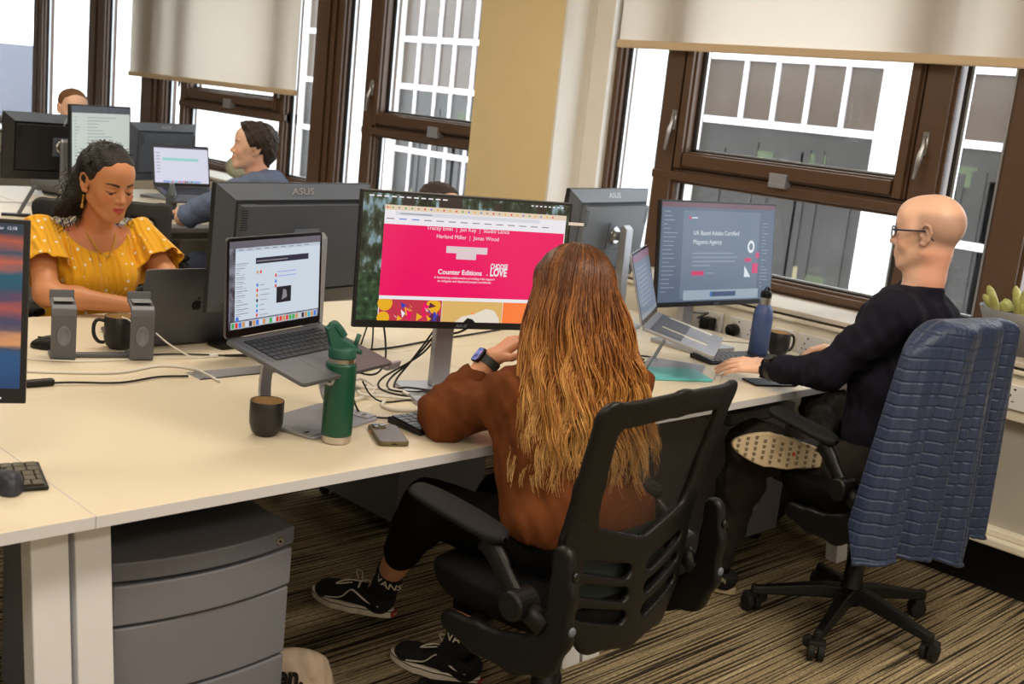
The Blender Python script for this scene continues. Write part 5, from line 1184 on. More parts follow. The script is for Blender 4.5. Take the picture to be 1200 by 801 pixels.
def paint(o, H, stub=0, lip=1, brow=1, lids=0):
    n = len(o.data.vertices); V = np.empty(n*3, np.float32); o.data.vertices.foreach_get('co', V); V = V.reshape(-1, 3)+np.array(o.parent.location); Lc = H.local(V); x, y, z = np.abs(Lc[:, 0]), Lc[:, 1], Lc[:, 2]
    def put(nm, v): a = o.data.attributes.new(nm, 'FLOAT', 'POINT'); a.data.foreach_set('value', np.clip(v, 0, 1).astype(np.float32))
    front = (y > .06)
    zu = -.0515-.10*x-.06*np.maximum(0, .006-x); zl = -.0755+.42*x
    put('lip', lip*front*(x < .024)*sst(zu-z, -.0012, .0018)*sst(z-zl, -.0012, .0018)*sst(.0225-x, 0, .004))
    zc = .0185+.0075*np.sin(np.clip((x-.010)/.042, 0, 1)*2.3); th = .0054*(1-.55*np.clip((x-.010)/.042, 0, 1))
    put('brow', brow*(y > .055)*sst(th-np.abs(z-zc), -.0012, .0016)*sst(x, .010, .015)*sst(.056-x, 0, .008)+lids*(y > .06)*sst(.0022-np.abs(z+.0052-.004*np.abs((x-.031)/.016)**2), -.0008, .001)*sst(.0175-np.abs(x-.032), 0, .003))
    r_ = np.sqrt(((x-.046)/.024)**2+((z+.030)/.022)**2); put('blush', .6*(y > .03)*sst(1.2-r_, 0, 1)+.5*sst(.025-y, 0, .05)*sst(-z, .01, .07)*(x < .11))
    if stub: put('stubble', stub*sst(.078-z, 0, .03)*sst(z, -.055, -.02)*sst(.035-y, 0, .03))
M['skin_fair'] = skinmat('skin_fair', (238, 192, 166), (204, 128, 116), (150, 106, 82), (176, 142, 126), .42); M['skin_warm'] = skinmat('skin_warm', (226, 166, 130), (190, 100, 92), (90, 60, 40)); M['skin_brown'] = skinmat('skin_brown', (198, 134, 92), (178, 66, 64), (34, 22, 18), rough=.45)
M['lips'] = mat('lips_red', (168, 62, 58), .35); M['lips_n'] = mat('lips_pale', (190, 112, 98), .45)
M['eye'] = mat('eye_white', (226, 216, 206), .2); M['iris'] = mat('eye_iris', (34, 22, 16), .15)
M['hair_black'] = mat('black_hair', (20, 15, 13), .5, var=.4, vscale=40, bump=.8, bscale=150); M['hair_dark'] = mat('dark_brown_hair', (48, 34, 26), .5, var=.35, vscale=40, bump=.9, bscale=160, stretch=(1, 1, .35))
M['hair_ginger'] = mat('short_light_brown_hair', (122, 84, 52), .6, var=.25, vscale=60, bump=.7, bscale=200)
M['brow'] = mat('eyebrow', (26, 18, 14), .7)
def fabric(name, c, sc=700, b=.25, sheen=.0, var=.06): return mat(name, c, .9, bump=b, bscale=sc, var=var, vscale=12, sheen=sheen, spec=.15)
M['brown_knit'] = fabric('brown_sweatshirt', (108, 60, 31), 900); M['navy_knit'] = fabric('navy_sweater', (27, 26, 38), 900); M['black_trouser'] = fabric('black_trousers', (10, 10, 12), 700)
M['grey_trouser'] = fabric('charcoal_trousers', (46, 42, 38), 700); M['grey_hoodie'] = fabric('slate_hoodie', (112, 126, 158), 800); M['grey_sleeve'] = fabric('grey_sleeve', (120, 122, 128), 800)
M['vans_black'] = mat('black_canvas_shoe', (18, 18, 20), .85, bump=.3, bscale=500); M['sole_white'] = mat('white_rubber_sole', (226, 218, 204), .6, var=.08, vscale=30); M['sock'] = mat('black_ribbed_sock', (16, 16, 18), .9, bump=.4, bscale=400)
def folds(amp, s, seed=0, dirv=(1, 1, 1)):
    return lambda x, y, z: (amp*(nz(x*dirv[0], y*dirv[1], z*dirv[2], s, seed)+.5*nz(x*dirv[0], y*dirv[1], z*dirv[2], s*2.3, seed+3))).astype(np.float32)
def shoe(parent, heel, toe, up, L=.275, style='vans', right=True, name='shoe'):
    """heel/toe: ends of the sole in the room; up: normal of the sole"""
    heel, toe = Vector(heel), Vector(toe); f = (toe-heel).normalized(); u = Vector(up); u = (u-f*u.dot(f)).normalized(); r = f.cross(u)
    T = Matrix(((r.x, f.x, u.x, heel.x), (r.y, f.y, u.y, heel.y), (r.z, f.z, u.z, heel.z), (0, 0, 0, 1))); k = L/.275; T = T @ Matrix.Scale(k, 4)
    S = SDF()
    S.ell((0, .038, .052), (.034, .038, .055), k=.02).cap((0, .045, .050), (0, .13, .044), .036, .035, .02).ell((0.002, .20, .034), (.044, .062, .030), k=.03).cap((0, .03, .06), (0, .02, .10), .036, .036, .02)
    S.cut((0, -.32, 1), .062, .004); S.cap((0, .028, .13), (0, .05, .075), .030, .026, .004, True); S.cut((0, 0, -1), -.012)
    V, Q = S.net(.0045); Tn = np.array(T); V = relax(V, Q, 1) @ Tn[:3, :3].T+Tn[:3, 3]
    m_up = {'vans': M['vans_black'], 'trail': M['vans_black']}[style]
    up_ = body_mesh(name, [(V, Q)], [m_up], parent, rel=0)
    off = Matrix.Translation(-Vector(parent.location)) @ T
    outl = []
    for i in range(40):
        a = 2*math.pi*i/40; y = .135+.142*math.sin(a); w = .036+.010*math.sin((y-.02)/.25*math.pi)*(1 if y > .1 else .4); w += .006*(y > .16); outl.append((w*math.cos(a)*(1 if abs(math.sin(a)) < .9 else 1.0)+.002, y))
    mb = MB(); mb.T = off; mb.prism(outl, 0, .028 if style == 'vans' else .024, 'z'); sl = mb.build('sole', M['sole_white'] if style == 'vans' else M.setdefault('sole_tan', mat('tan_rubber_sole', (196, 178, 148), .75, bump=.2, bscale=120)), up_, bevel=.005*1, seg=3); recalc(sl)
    if style == 'vans':
        mb = MB(); mb.T = off
        mb.prism([(x*1.012, .135+(y-.135)*1.008) for x, y in outl], .020, .0225, 'z'); mb.build('foxing_line', M['black'], up_)
        for s_ in (-1, 1):
            mb = MB(); mb.T = off; pts = spline([(s_*.036, .02, .045), (s_*.0385, .06, .052), (s_*.0375, .10, .072), (s_*.0365, .118, .071), (s_*.0405, .145, .046), (s_*.0440, .175, .038), (s_*.046, .2, .034)], 5)
            mb.tube(pts, .0042, 6, flat=.5, up=(0, 0, 1)); mb.build('side_stripe', M['sole_white'], up_, smooth=True)
        mb = MB(); mb.T = off
        for i in range(4):
            y = .10+.019*i; z = .082-.009*i; mb.tube(spline([(-.020, y, z-.005), (0, y+.004, z+.004), (.020, y, z-.005)], 4), .0028, 6, flat=.6)
        mb.tube(spline([(0, .10, .088), (-.03, .13, .098), (-.045, .16, .085), (-.02, .12, .088)], 5), .002, 5).tube(spline([(0, .10, .088), (.03, .12, .10), (.045, .15, .09), (.01, .12, .088)], 5), .002, 5); mb.build('laces', M['sole_white'], up_, smooth=True)
        mb = MB(); mb.T = off; mb.box(-.013, .014, -.0115, -.006, .006, .021); mb.build('heel_tab', mat('red_heel_tab', (170, 44, 44), .6), up_, bevel=.001)
        mb = MB(); mb.text('VANS', .009, 0, 0, 0, 0, 'CENTER', .02, 1.0, rot=(R(90), 0, 0), loc=(0, -.0117, .011)); mb2 = MB(); mb2.T = off; mb2.add(mb.v, mb.f); mb2.build('heel_lettering', M['sole_white'], up_)
    else:
        mb = MB(); mb.T = off; n = 0
        for j in range(11):
            for i in range(-2, 3):
                y = .025+.0235*j; x = .0155*i+.006*(j % 2)+.002; w_ = .036+.010*math.sin((y-.02)/.25*math.pi)
                if abs(x) > w_-.009: continue
                for dx, s_ in ((-.0035, 1), (.0015, 1)): mb.tube([(x+dx, y-.004, -.0012), (x+dx+.004*s_, y, -.0012), (x+dx, y+.004, -.0012)], .0011, 5)
        mb.build('tread_marks', mat('tread_dark', (70, 62, 50), .8), up_)
        mb = MB(); mb.T = off; mb.add([(0, .100, -.0015), (-.006, .108, -.0015), (-.003, .112, -.0015), (0, .109, -.0015), (.003, .112, -.0015), (.006, .108, -.0015)], [(0, 1, 2, 3), (0, 3, 4, 5)]); mb.build('red_heart', mat('red_print', (206, 44, 40), .6), up_)
    return up_
def watch(parent, wr, arm, n, r, strap, face=None, name='watch'):
    arm = unit(arm); n = unit(npv(*n)-arm*np.dot(n, arm)); l = np.cross(arm, n); wr = npv(*wr); o = np.array(parent.location)
    T = Matrix(((l[0], arm[0], n[0], wr[0]-o[0]), (l[1], arm[1], n[1], wr[1]-o[1]), (l[2], arm[2], n[2], wr[2]-o[2]), (0, 0, 0, 1)))
    mb = MB(); mb.T = T; nn = 28; vs = []; fs = []
    for (y, rr) in ((-.011, r), (-.011, r+.0035), (.011, r+.0035), (.011, r)):
        for i in range(nn): a = 2*math.pi*i/nn; vs.append((rr*math.cos(a)*1.1, y, rr*math.sin(a)))
    for j in range(4):
        for i in range(nn): fs.append((j*nn+i, j*nn+(i+1) % nn, ((j+1) % 4)*nn+(i+1) % nn, ((j+1) % 4)*nn+i))
    mb.add(vs, fs); st = recalc(mb.build(name, strap, parent))
    return st, T
def lettering(parent, txt, size, org, xdir, ydir, m, bold=.02, name='lettering', sx=1.0, wrap=None):
    x = Vector(xdir).normalized(); y = Vector(ydir).normalized(); z = x.cross(y); o = Vector(org)-Vector(parent.location)
    a = MB().text(txt, size, 0, 0, 0, 0, 'CENTER', bold, sx, rot=(0, 0, 0), loc=(0, 0, 0)); vs = []
    for v in a.v:
        if wrap: th = v[0]/wrap; vv = Vector((wrap*math.sin(th), v[1], -wrap*(1-math.cos(th))))
        else: vv = Vector(v)
        vs.append(o+x*vv.x+y*vv.y+z*vv.z)
    return MB().add(vs, a.f).build(name, m, parent)

# ------------------------------------------------------------------ woman with long hair, back to the camera
W = thing('person', 'woman with long wavy golden-brown hair and a brown sweatshirt, sitting with her back turned', 'person', (2.0, 1.70, .5))
HW = Head((2.040, 1.835, 1.116), 26, 14, 0, .98)
shL, shR, elL, wrL = (1.900, 1.865, .885), (2.185, 1.760, .905), (1.885, 2.065, .782), (2.0, 2.045, .925)
elR, wrR = (2.25, 1.98, .79), (2.09, 2.13, .80)
S = SDF(); head_prims(S, HW, True); neck_prims(S, HW, npv(2.02, 1.81, .91), .046, .055)
S.cap((1.92, 1.86, .90), (2.13, 1.79, .90), .05, None, .03).ell((2.01, 1.80, .82), (.14, .09, .16), np.array(Matrix.Rotation(R(-20), 3, 'Z')), .04).ell((2.03, 1.68, .58), (.15, .12, .12), None, .05)
arm_prims(S, shL, elL, wrL, (.045, .038, .036, .025)); arm_prims(S, shR, elR, wrR, (.045, .038, .036, .025))
hand_prims(S, wrL, (.10, -.05, .09), (-.3, .1, .8), 1, (.5, .7, .6), .04, .92); hand_prims(S, wrR, (-.5, .85, -.15), (0, .1, 1), -1, (.3, .4, .3), .06, .9)
hipL, knL, anL = (1.95, 1.68, .545), (1.86, 2.07, .545), (2.0, 2.37, .215); hipR, knR, anR = (2.10, 1.66, .535), (2.12, 2.07, .52), (2.03, 2.085, .14)
leg_prims(S, hipL, knL, anL, (.075, .052, .048, .037)); leg_prims(S, hipR, knR, anR, (.075, .052, .048, .037))
S.cap(anL, (1.985, 2.42, .13), .034, .03, .01); S.cap(anR, (2.02, 2.12, .07), .034, .03, .01)
body_mesh('body', regions(S, [((1.88, 1.70, .97), (2.18, 2.01, 1.30), .0045), ((1.93, 1.94, .87), (2.14, 2.12, 1.04), .003), ((2.0, 2.08, .74), (2.16, 2.28, .86), .003)]), [M['skin_warm']], W)
# sweatshirt
S = SDF(); bt = np.array(Matrix.Rotation(R(-20), 3, 'Z'))
S.cap((1.925, 1.855, .89), (2.15, 1.775, .895), .064, None, .03).ell((2.005, 1.80, .84), (.175, .115, .15), bt, .04).ell((2.01, 1.755, .72), (.175, .125, .15), bt, .05).ell((2.015, 1.71, .62), (.195, .155, .11), bt, .04)
S.cap(shL, elL, .060, .062, .03).cap(elL, (1.90, 2.06, .80), .066, .064, .03).cap((1.90, 2.06, .80), (1.975, 2.05, .885), .068, .040, .03)
S.cap(shR, (2.25, 1.93, .80), .072, .066, .03).cap((2.25, 1.93, .80), (2.11, 2.11, .80), .064, .038, .03)
S.warp(folds(.0080, 24, 1, (1, 1, .9))).warp(folds(.0050, 62, 5, (1.3, 1, .6)))
S.cap(HW.p(0, -.02, -.10), HW.p(0, -.03, -.20), .062, .062, .01, True)
d_ = unit(npv(2.0, 2.045, .925)-npv(1.905, 2.06, .80))
S.cap(npv(1.975, 2.05, .893)+d_*.045, npv(1.975, 2.05, .893)+d_*.12, .06, .06, .003, True); S.cut((0, 0, -1), -.575)
body_mesh('sweatshirt', [S.net(.0065)], [M['brown_knit']], W, rel=2)
# trousers, socks, shoes
S = SDF(); S.ell((2.03, 1.68, .585), (.165, .135, .10), bt, .05); leg_prims(S, hipL, knL, (1.945, 2.262, .335), (.092, .068, .062, .050)); leg_prims(S, hipR, knR, (2.055, 2.08, .240), (.092, .068, .060, .052))
S.warp(folds(.004, 35, 7)); body_mesh('trousers', [S.net(.008)], [M['black_trouser']], W, rel=2)
for (a, b, c_, dd, lo) in ((( 1.986, 2.345, .245), (2.0, 2.375, .19), (1.985, 2.42, .11), 0, (-.1, -.25, 0)), ((2.033, 2.085, .165), (2.03, 2.088, .12), (2.02, 2.12, .06), 0, 0)):
    S = SDF(); S.chain([a, b, c_], [.0405, .039, .037], .01); n_ = unit(npv(*a)-npv(*b)); S.cut(n_, float(n_ @ npv(*a)), .001)
    sk = body_mesh('sock', [S.net(.004)], [M['sock']], W, rel=1)
shoe(W, (2.002, 2.345, .095), (1.920, 2.585, .085), (-.05, -.1, 1)); shoe(W, (2.062, 2.035, .004), (1.975, 2.275, .004), (0, 0, 1))
lettering(W, 'VANS', .034, (1.953, 2.318, .205), (.60, -.62, -.30), (-.15, -.45, .85), M['sole_white'], name='sock_lettering', wrap=.05)
lettering(W, 'VANS', .030, (2.003, 2.058, .138), (.82, -.57, -.05), (0, 0, 1), M['sole_white'], name='sock_lettering', wrap=.041)
# watch on the raised wrist
st, T = watch(W, (1.990, 2.047, .915), npv(*wrL)-npv(*elL), (-.85, .35, .35), .0275, mat('grey_watch_strap', (58, 66, 64), .6))
mb = MB(); mb.T = T; mb.prism(rrect(-.019, -.021, .019, .021, .008, 4), .027, .037, 'z'); cs_ = mb.build('watch_case', M['black_g'], st, bevel=.003)
mb = MB(); mb.T = T; mb.prism(rrect(-.016, -.018, .016, .018, .006, 4), .0371, .0375, 'z'); mb.build('watch_screen', noise_screen('watch', [(.35, (40, 30, 90)), (.5, (80, 150, 210)), (.6, (200, 120, 200)), (.7, (70, 220, 210))], 60, s=.9), st)
# hair: an under-volume and many wavy locks
def hair_mat(name, z0, z1, cols, o='lock'):
    m, nt, p = nmat(name); N, L = nt.nodes, nt.links
    tc = N.new('ShaderNodeTexCoord'); sp = N.new('ShaderNodeSeparateXYZ'); L.new(tc.outputs['Object'], sp.inputs[0]); at = N.new('ShaderNodeAttribute'); at.attribute_name = o
    mr = N.new('ShaderNodeMapRange'); mr.inputs[1].default_value = z0; mr.inputs[2].default_value = z1; L.new(sp.outputs[2], mr.inputs[0])
    ad = N.new('ShaderNodeMath'); ad.operation = 'MULTIPLY_ADD'; ad.inputs[1].default_value = .42; L.new(at.outputs['Fac'], ad.inputs[0]); L.new(mr.outputs[0], ad.inputs[2])
    n = N.new('ShaderNodeTexNoise'); n.inputs['Scale'].default_value = 1; mp = N.new('ShaderNodeMapping'); mp.inputs['Scale'].default_value = (260, 260, 9); L.new(tc.outputs['Object'], mp.inputs[0]); L.new(mp.outputs[0], n.inputs[0])
    a2 = N.new('ShaderNodeMath'); a2.operation = 'MULTIPLY_ADD'; a2.inputs[1].default_value = .7; L.new(n.outputs[0], a2.inputs[0]); L.new(ad.outputs[0], a2.inputs[2])
    a3 = N.new('ShaderNodeMath'); a3.operation = 'SUBTRACT'; a3.inputs[1].default_value = .55; L.new(a2.outputs[0], a3.inputs[0])
    r = N.new('ShaderNodeValToRGB'); e = r.color_ramp.elements
    while len(e) > 1: e.remove(e[0])
    e[0].position = cols[0][0]; e[0].color = (*lin(cols[0][1]), 1)
    for q, c in cols[1:]: x = e.new(q); x.color = (*lin(c), 1)
    L.new(a3.outputs[0], r.inputs[0]); L.new(r.outputs[0], p.inputs['Base Color']); p.inputs['Roughness'].default_value = .42; p.inputs['Specular IOR Level'].default_value = .35
    b = N.new('ShaderNodeBump'); b.inputs['Strength'].default_value = .5; b.inputs['Distance'].default_value = .002; L.new(n.outputs[0], b.inputs['Height']); L.new(b.outputs[0], p.inputs['Normal'])
    return m
M['hair_long'] = hair_mat('balayage_hair', .82, .20, [(0, (66, 36, 18)), (.22, (104, 60, 28)), (.45, (154, 98, 47)), (.7, (196, 140, 74)), (1, (228, 184, 118))])
S = SDF(); HW.ell(S, 0, -.022, .040, (.086, .102, .091), .02); HW.cap(S, (-.03, -.035, -.02), (-.04, -.055, -.16), .062, .052, .04); HW.cap(S, (.03, -.035, -.02), (.04, -.055, -.16), .062, .052, .04)
HW.cap(S, (-.04, -.055, -.16), (-.065, -.075, -.34), .050, .022, .04); HW.cap(S, (.04, -.055, -.16), (.075, -.07, -.30), .050, .024, .04); HW.cap(S, (0, -.06, -.16), (0, -.100, -.38), .045, .018, .04)
S.cut(HW.B[1], float(HW.B[1] @ HW.p(0, .035, 0)), .02); S.warp(folds(.004, 60, 2, (1, 1, .15)))
V0, Q0 = S.net(.007)
rr = random.Random(11); vs = []; qs = []; lv = []
B0, B1, B2 = HW.B
def hp(x, y, z): return HW.p(x, y, z)
base = 0; CT = npv(0, -.020, .036); RD = npv(.088, .105, .094); NS = 3
for cI in range(250):
    side = 1 if cI % 2 else -1; lay = rr.random()**.8; ang = (rr.random()**.9)*1.95; clv = rr.random()
    endz = -(.300+.155*rr.random()-.03*abs(ang-.7)); spread = .010+(.092 if side > 0 else .078)*rr.random(); ph = rr.uniform(0, 6.28); wl = rr.uniform(.12, .18); amp = rr.uniform(.006, .014); crad = rr.uniform(.009, .016); tw = rr.uniform(-2, 2)
    for sI in range(13):
        a2 = ang+rr.uniform(-.10, .10); sx, sy = math.sin(a2)*side, -math.cos(a2); oa = rr.uniform(0, 6.28); orr = crad*math.sqrt(rr.random()); lv_s = .75*clv+.25*rr.random()
        top = npv(.004*side+.012, .05-.12*(1-a2/1.95), .128); st_ = top-CT; st_ = st_/np.linalg.norm(st_/RD); eq = npv(sx*.088, sy*.105, -.004); pts = []
        for k in range(7):
            q = k/6; v = (1-q)*st_+q*eq; nrm = np.linalg.norm(v/RD); pts.append(CT+v/nrm*(1.035+.085*lay*(.3+.7*q)+.012*math.sin(oa+3*q)))
        e_ = pts[-1]; n_d = 22; ez = endz+rr.uniform(-.03, .02)
        for k in range(1, n_d+1):
            q = k/n_d; z = e_[2]+(ez-e_[2])*q
            fx = e_[0]+sx*spread*q**.8*(1.3 if sx*1 > .6 else .8); fy = e_[1]*(1-.22*q if e_[1] < 0 else 1-1.4*q)-.026*q*lay-.006*q
            w = amp*min(1, q*1.8)*math.sin(2*math.pi*(z/wl)+ph); w2 = amp*.5*min(1, q*2)*math.cos(2*math.pi*(z/wl)+ph+.6)
            cr = orr*(min(1, q*3))*(1-.82*q**2.2); ta = oa+tw*q
            pts.append(npv(fx+w*(.4+.6*abs(sy))+cr*math.cos(ta), fy+w2-w*sx*.45+cr*.7*math.sin(ta), z))
        P = [hp(*p) for p in pts]; r0 = rr.uniform(.0012, .0024); n = len(P)
        for k in range(n):
            d = P[min(k+1, n-1)]-P[max(k-1, 0)]; d = d/np.linalg.norm(d); outw = P[k]-hp(0, 0, pts[k][2]); outw = outw-d*(outw @ d); outw = outw/(np.linalg.norm(outw)+1e-9); tx = np.cross(d, outw)
            q = k/(n-1); rad = r0*(1 if q < .7 else max(.15, 1-(q-.7)/.3))
            for j in range(NS): a = 2*math.pi*j/NS+math.pi/2; vs.append(P[k]+tx*(rad*1.5*math.cos(a))+outw*(rad*math.sin(a))); lv.append(lv_s)
        for k in range(n-1):
            for j in range(NS): qs.append((base+k*NS+j, base+k*NS+(j+1) % NS, base+(k+1)*NS+(j+1) % NS, base+(k+1)*NS+j))
        base += n*NS
VH = np.array(vs); QH = np.array(qs)
V0 = relax(V0, Q0, 1); used = np.unique(Q0); mp_ = np.full(len(V0), -1); mp_[used] = np.arange(len(used))
h_ = body_mesh('hair', [(np.concatenate([VH, V0[used]]), np.concatenate([QH, mp_[Q0]+len(VH)]))], [M['hair_long']], W, rel=0)
at_ = h_.data.attributes.new('lock', 'FLOAT', 'POINT'); val = np.array(lv+[.1]*(len(h_.data.vertices)-len(lv)), np.float32); at_.data.foreach_set('value', val)

# ------------------------------------------------------------------ bald man in profile
P_ = thing('person', 'bald man in glasses and a dark navy sweater, typing with one ankle crossed', 'person', (3.40, 1.64, .53))
HM = Head((3.455, 1.655, 1.300), -13, 4, 0, 1.02)
shL, shR = (3.30, 1.63, 1.055), (3.64, 1.75, 1.055); elL, wrL = (3.235, 1.795, .845), (3.275, 2.045, .795); elR, wrR = (3.83, 1.86, .83), (3.885, 2.09, .785)
S = SDF(); head_prims(S, HM); neck_prims(S, HM, npv(3.475, 1.665, 1.07), .056, .062)
S.cap((3.37, 1.66, 1.06), (3.57, 1.72, 1.06), .06, None, .03).ell((3.46, 1.67, .90), (.17, .10, .20), basis(-20), .04).ell((3.42, 1.64, .62), (.17, .12, .13), None, .05)
arm_prims(S, shL, elL, wrL, (.05, .042, .040, .028)); arm_prims(S, shR, elR, wrR, (.05, .042, .040, .028))
hand_prims(S, wrL, (-.34, .93, -.10), (-.35, -.15, .93), 1, (.22, .25, .2), .10, 1.03)
hand_prims(S, wrR, (-.30, .93, .06), (.05, .1, 1), -1, (.45, .35, .25), .06, 1.03)
hipL, knL, anL = (3.31, 1.62, .53), (3.245, 2.03, .53), (3.21, 2.085, .12); hipR, knR, anR = (3.50, 1.68, .55), (3.66, 2.02, .63), (3.285, 1.83, .61)
leg_prims(S, hipL, knL, anL); leg_prims(S, hipR, knR, anR)
def stubble(C):
    L_ = HM.local(C); return ((L_[:, 2] < .075) & (L_[:, 1] < .015) & (L_[:, 2] > -.045) & (np.abs(L_[:, 0]) < .078)).astype(np.int32)
paint(body_mesh('body', regions(S, [((3.33, 1.52, 1.06), (3.58, 1.82, 1.45), .0034), ((3.15, 2.02, .72), (3.34, 2.28, .84), .0028), ((3.74, 2.05, .72), (3.95, 2.32, .85), .0028)]), [M['skin_fair']], P_), HM, .75, .8, .35)
mb = MB()   # ring
a = unit((-.34, .93, -.10)); o = npv(*wrL)-np.array(P_.location)
S = SDF()
S.cap((3.37, 1.655, 1.065), (3.58, 1.725, 1.065), .078, None, .04).ell((3.465, 1.665, .96), (.205, .135, .17), basis(-20), .05).ell((3.455, 1.655, .80), (.19, .135, .17), basis(-20), .05).ell((3.43, 1.64, .66), (.185, .14, .12), basis(-18), .05)
S.cap(shL, elL, .076, .060, .03).cap(elL, (3.262, 1.97, .806), .060, .043, .03).cap((3.262, 1.97, .806), wrL, .043, .036, .02)
S.cap(shR, elR, .074, .060, .03).cap(elR, (3.87, 2.03, .79), .056, .040, .03)
neck = HM.p(0, -.02, -.16); S.cap(HM.p(0, -.022, -.125), (3.475, 1.665, 1.10), .060, .074, .02)
S.warp(folds(.006, 26, 4)).warp(folds(.0035, 64, 9, (1.2, 1, .6)))
S.cut(HM.B[2]*.94+HM.B[1]*.34, float((HM.B[2]*.94+HM.B[1]*.34) @ HM.p(0, -.02, -.118)), .004) if False else S.ell(HM.p(0, .040, -.096), (.12, .145, .075), np.array(Euler((R(-20), 0, 0)).to_matrix()) @ HM.M, .004, True)
n_ = unit(npv(*wrL)-npv(*elL)); S.cap(npv(*wrL)+n_*.045, npv(*wrL)+n_*.12, .055, .055, .003, True); S.cut((0, 0, -1), -.60); S.cut((0, 0, 1), 1.142, .012)
sw_ = body_mesh('sweater', [S.net(.0062)], [M['navy_knit']], P_, rel=2)
# ribbed collar
c0 = HM.p(0, -.016, -.135)-np.array(P_.location)
S = SDF(); S.ell((3.42, 1.64, .62), (.175, .135, .11), None, .05); leg_prims(S, hipL, knL, anL, (.100, .082, .072, .055)); leg_prims(S, hipR, knR, (3.33, 1.855, .615), (.100, .078, .068, .056)); S.warp(folds(.007, 26, 3)).warp(folds(.003, 60, 8)); S.cut((0, 0, -1), -.085)
tr = body_mesh('trousers', [S.net(.008)], [M['grey_trouser']], P_, rel=2)
shoe(P_, (3.225, 1.728, .572), (3.005, 1.958, .592), (.85, .52, -.10), .315, 'trail'); shoe(P_, (3.235, 2.015, .004), (3.165, 2.27, .004), (0, 0, 1), .285, 'trail')
lettering(P_, 'SALOMON', .022, (3.183, 2.060, .060), (-.26, -.96, 0), (0, 0, 1), M['sole_white'], name='shoe_lettering')
# orange patch on the trousers, laid on the cloth where the photo shows it
from mathutils.bvhtree import BVHTree
bv = BVHTree.FromPolygons([tuple(v.co) for v in tr.data.vertices], [tuple(p.vertices) for p in tr.data.polygons])
ox = Vector((0, 0, 1.56))-Vector(P_.location)
def onleg(tx, ty, tz):
    d = Vector((tx, ty, tz)).normalized(); h = bv.ray_cast(ox, d); return h[0]+h[1]*.003 if h[0] else ox+d*3.6
pc = [onleg(*(_f*1355.146+_r2*(u-600)+_d2*(v-400.5))) for u, v in ((917, 519), (933, 522), (937, 498), (921, 495))]
def bil(u, v): return pc[0]*(1-u)*(1-v)+pc[1]*u*(1-v)+pc[2]*u*v+pc[3]*(1-u)*v
pn = (pc[1]-pc[0]).cross(pc[3]-pc[0]).normalized()*.0012
mb = MB(); mb.add([tuple(p) for p in pc], [(0, 1, 2, 3)]); mb.add([tuple(bil(u, v)+pn) for u, v in ((.12, .25), (.26, .25), (.34, .85), (.20, .85))]+[tuple(bil(u, v)+pn) for u, v in ((.46, .25), (.32, .45), (.28, .85), (.42, .80))]+[tuple(bil(u, v)+pn) for u, v in ((.62, .05), (.92, .05), (.92, .95), (.62, .95))], [(0, 1, 2, 3), (4, 5, 6, 7), (8, 9, 10, 11)], 1)
mb.build('trouser_patch', [M['black_s'], mat('orange_thread', (240, 140, 30), .6)], P_)
# glasses
gl = MB(); loc = Matrix.Translation(-Vector(P_.location))
def hv(x, y, z): return tuple(Vector(HM.p(x, y, z))-Vector(P_.location))
for s_ in (-1, 1):
    ring = [hv(s_*.034+.024*math.cos(a), .099-.004*abs(math.cos(a)), .000+.018*math.sin(a)) for a in [i*math.pi/10 for i in range(21)]]
    gl.tube(ring, .0022, 6); gl.tube([hv(s_*.058, .096, .008), hv(s_*.079, .082, .009), hv(s_*.083, .03, .010), hv(s_*.084, -.008, .012), hv(s_*.083, -.036, -.016)], [.0040, .0060, .0054, .0046, .0034], 7, flat=.5)
gl.tube([hv(-.011, .101, .004), hv(0, .104, .008), hv(.011, .101, .004)], .002, 6); gl.build('glasses', mat('navy_glasses', (20, 34, 70), .3), P_, smooth=True)
br = MB()
for s_ in (-1, 1): br.tube([hv(s_*.018, .0865, .019), hv(s_*.034, .084, .024), hv(s_*.050, .072, .018)], [.0016, .0024, .0012], 6)
br.build('eyebrows', mat('light_eyebrow', (140, 96, 70), .8), P_, smooth=True)
st, T = watch(P_, (3.269, 2.012, .797), npv(*wrL)-npv(*elL), (-.45, -.1, .88), .036, M['black_g'], None)
mb = MB(); mb.T = T; mb.tube([(0, 0, .035), (0, 0, .045)], [.021, .020], 24); mb.build('watch_case', M['black_g'], st, bevel=.001)
mb = MB(); mb.T = T; mb.tube([(0, 0, .0455), (0, 0, .0458)], .018, 24); mb.build('watch_dial', mat('olive_dial', (58, 56, 40), .3), st)
fd = unit((-.34, .93, -.10)); fn = unit(npv(-.35, -.15, .93)-fd*np.dot((-.35, -.15, .93), fd)); fl = np.cross(fd, fn)
kp = npv(*wrL)+fd*.083*1.03-fl*.011*1.03; q = kp+(math.cos(.22)*fd-math.sin(.22)*fn)*.020
Tq = frame_of(Vector(fd)); o = Vector(q)-Vector(P_.location)
MB().tube([o-Vector(fd)*.0022, o+Vector(fd)*.0022], .0106, 18, cap=False).build('finger_ring', mat('gold', (220, 176, 96), .25, 1), P_, smooth=True)

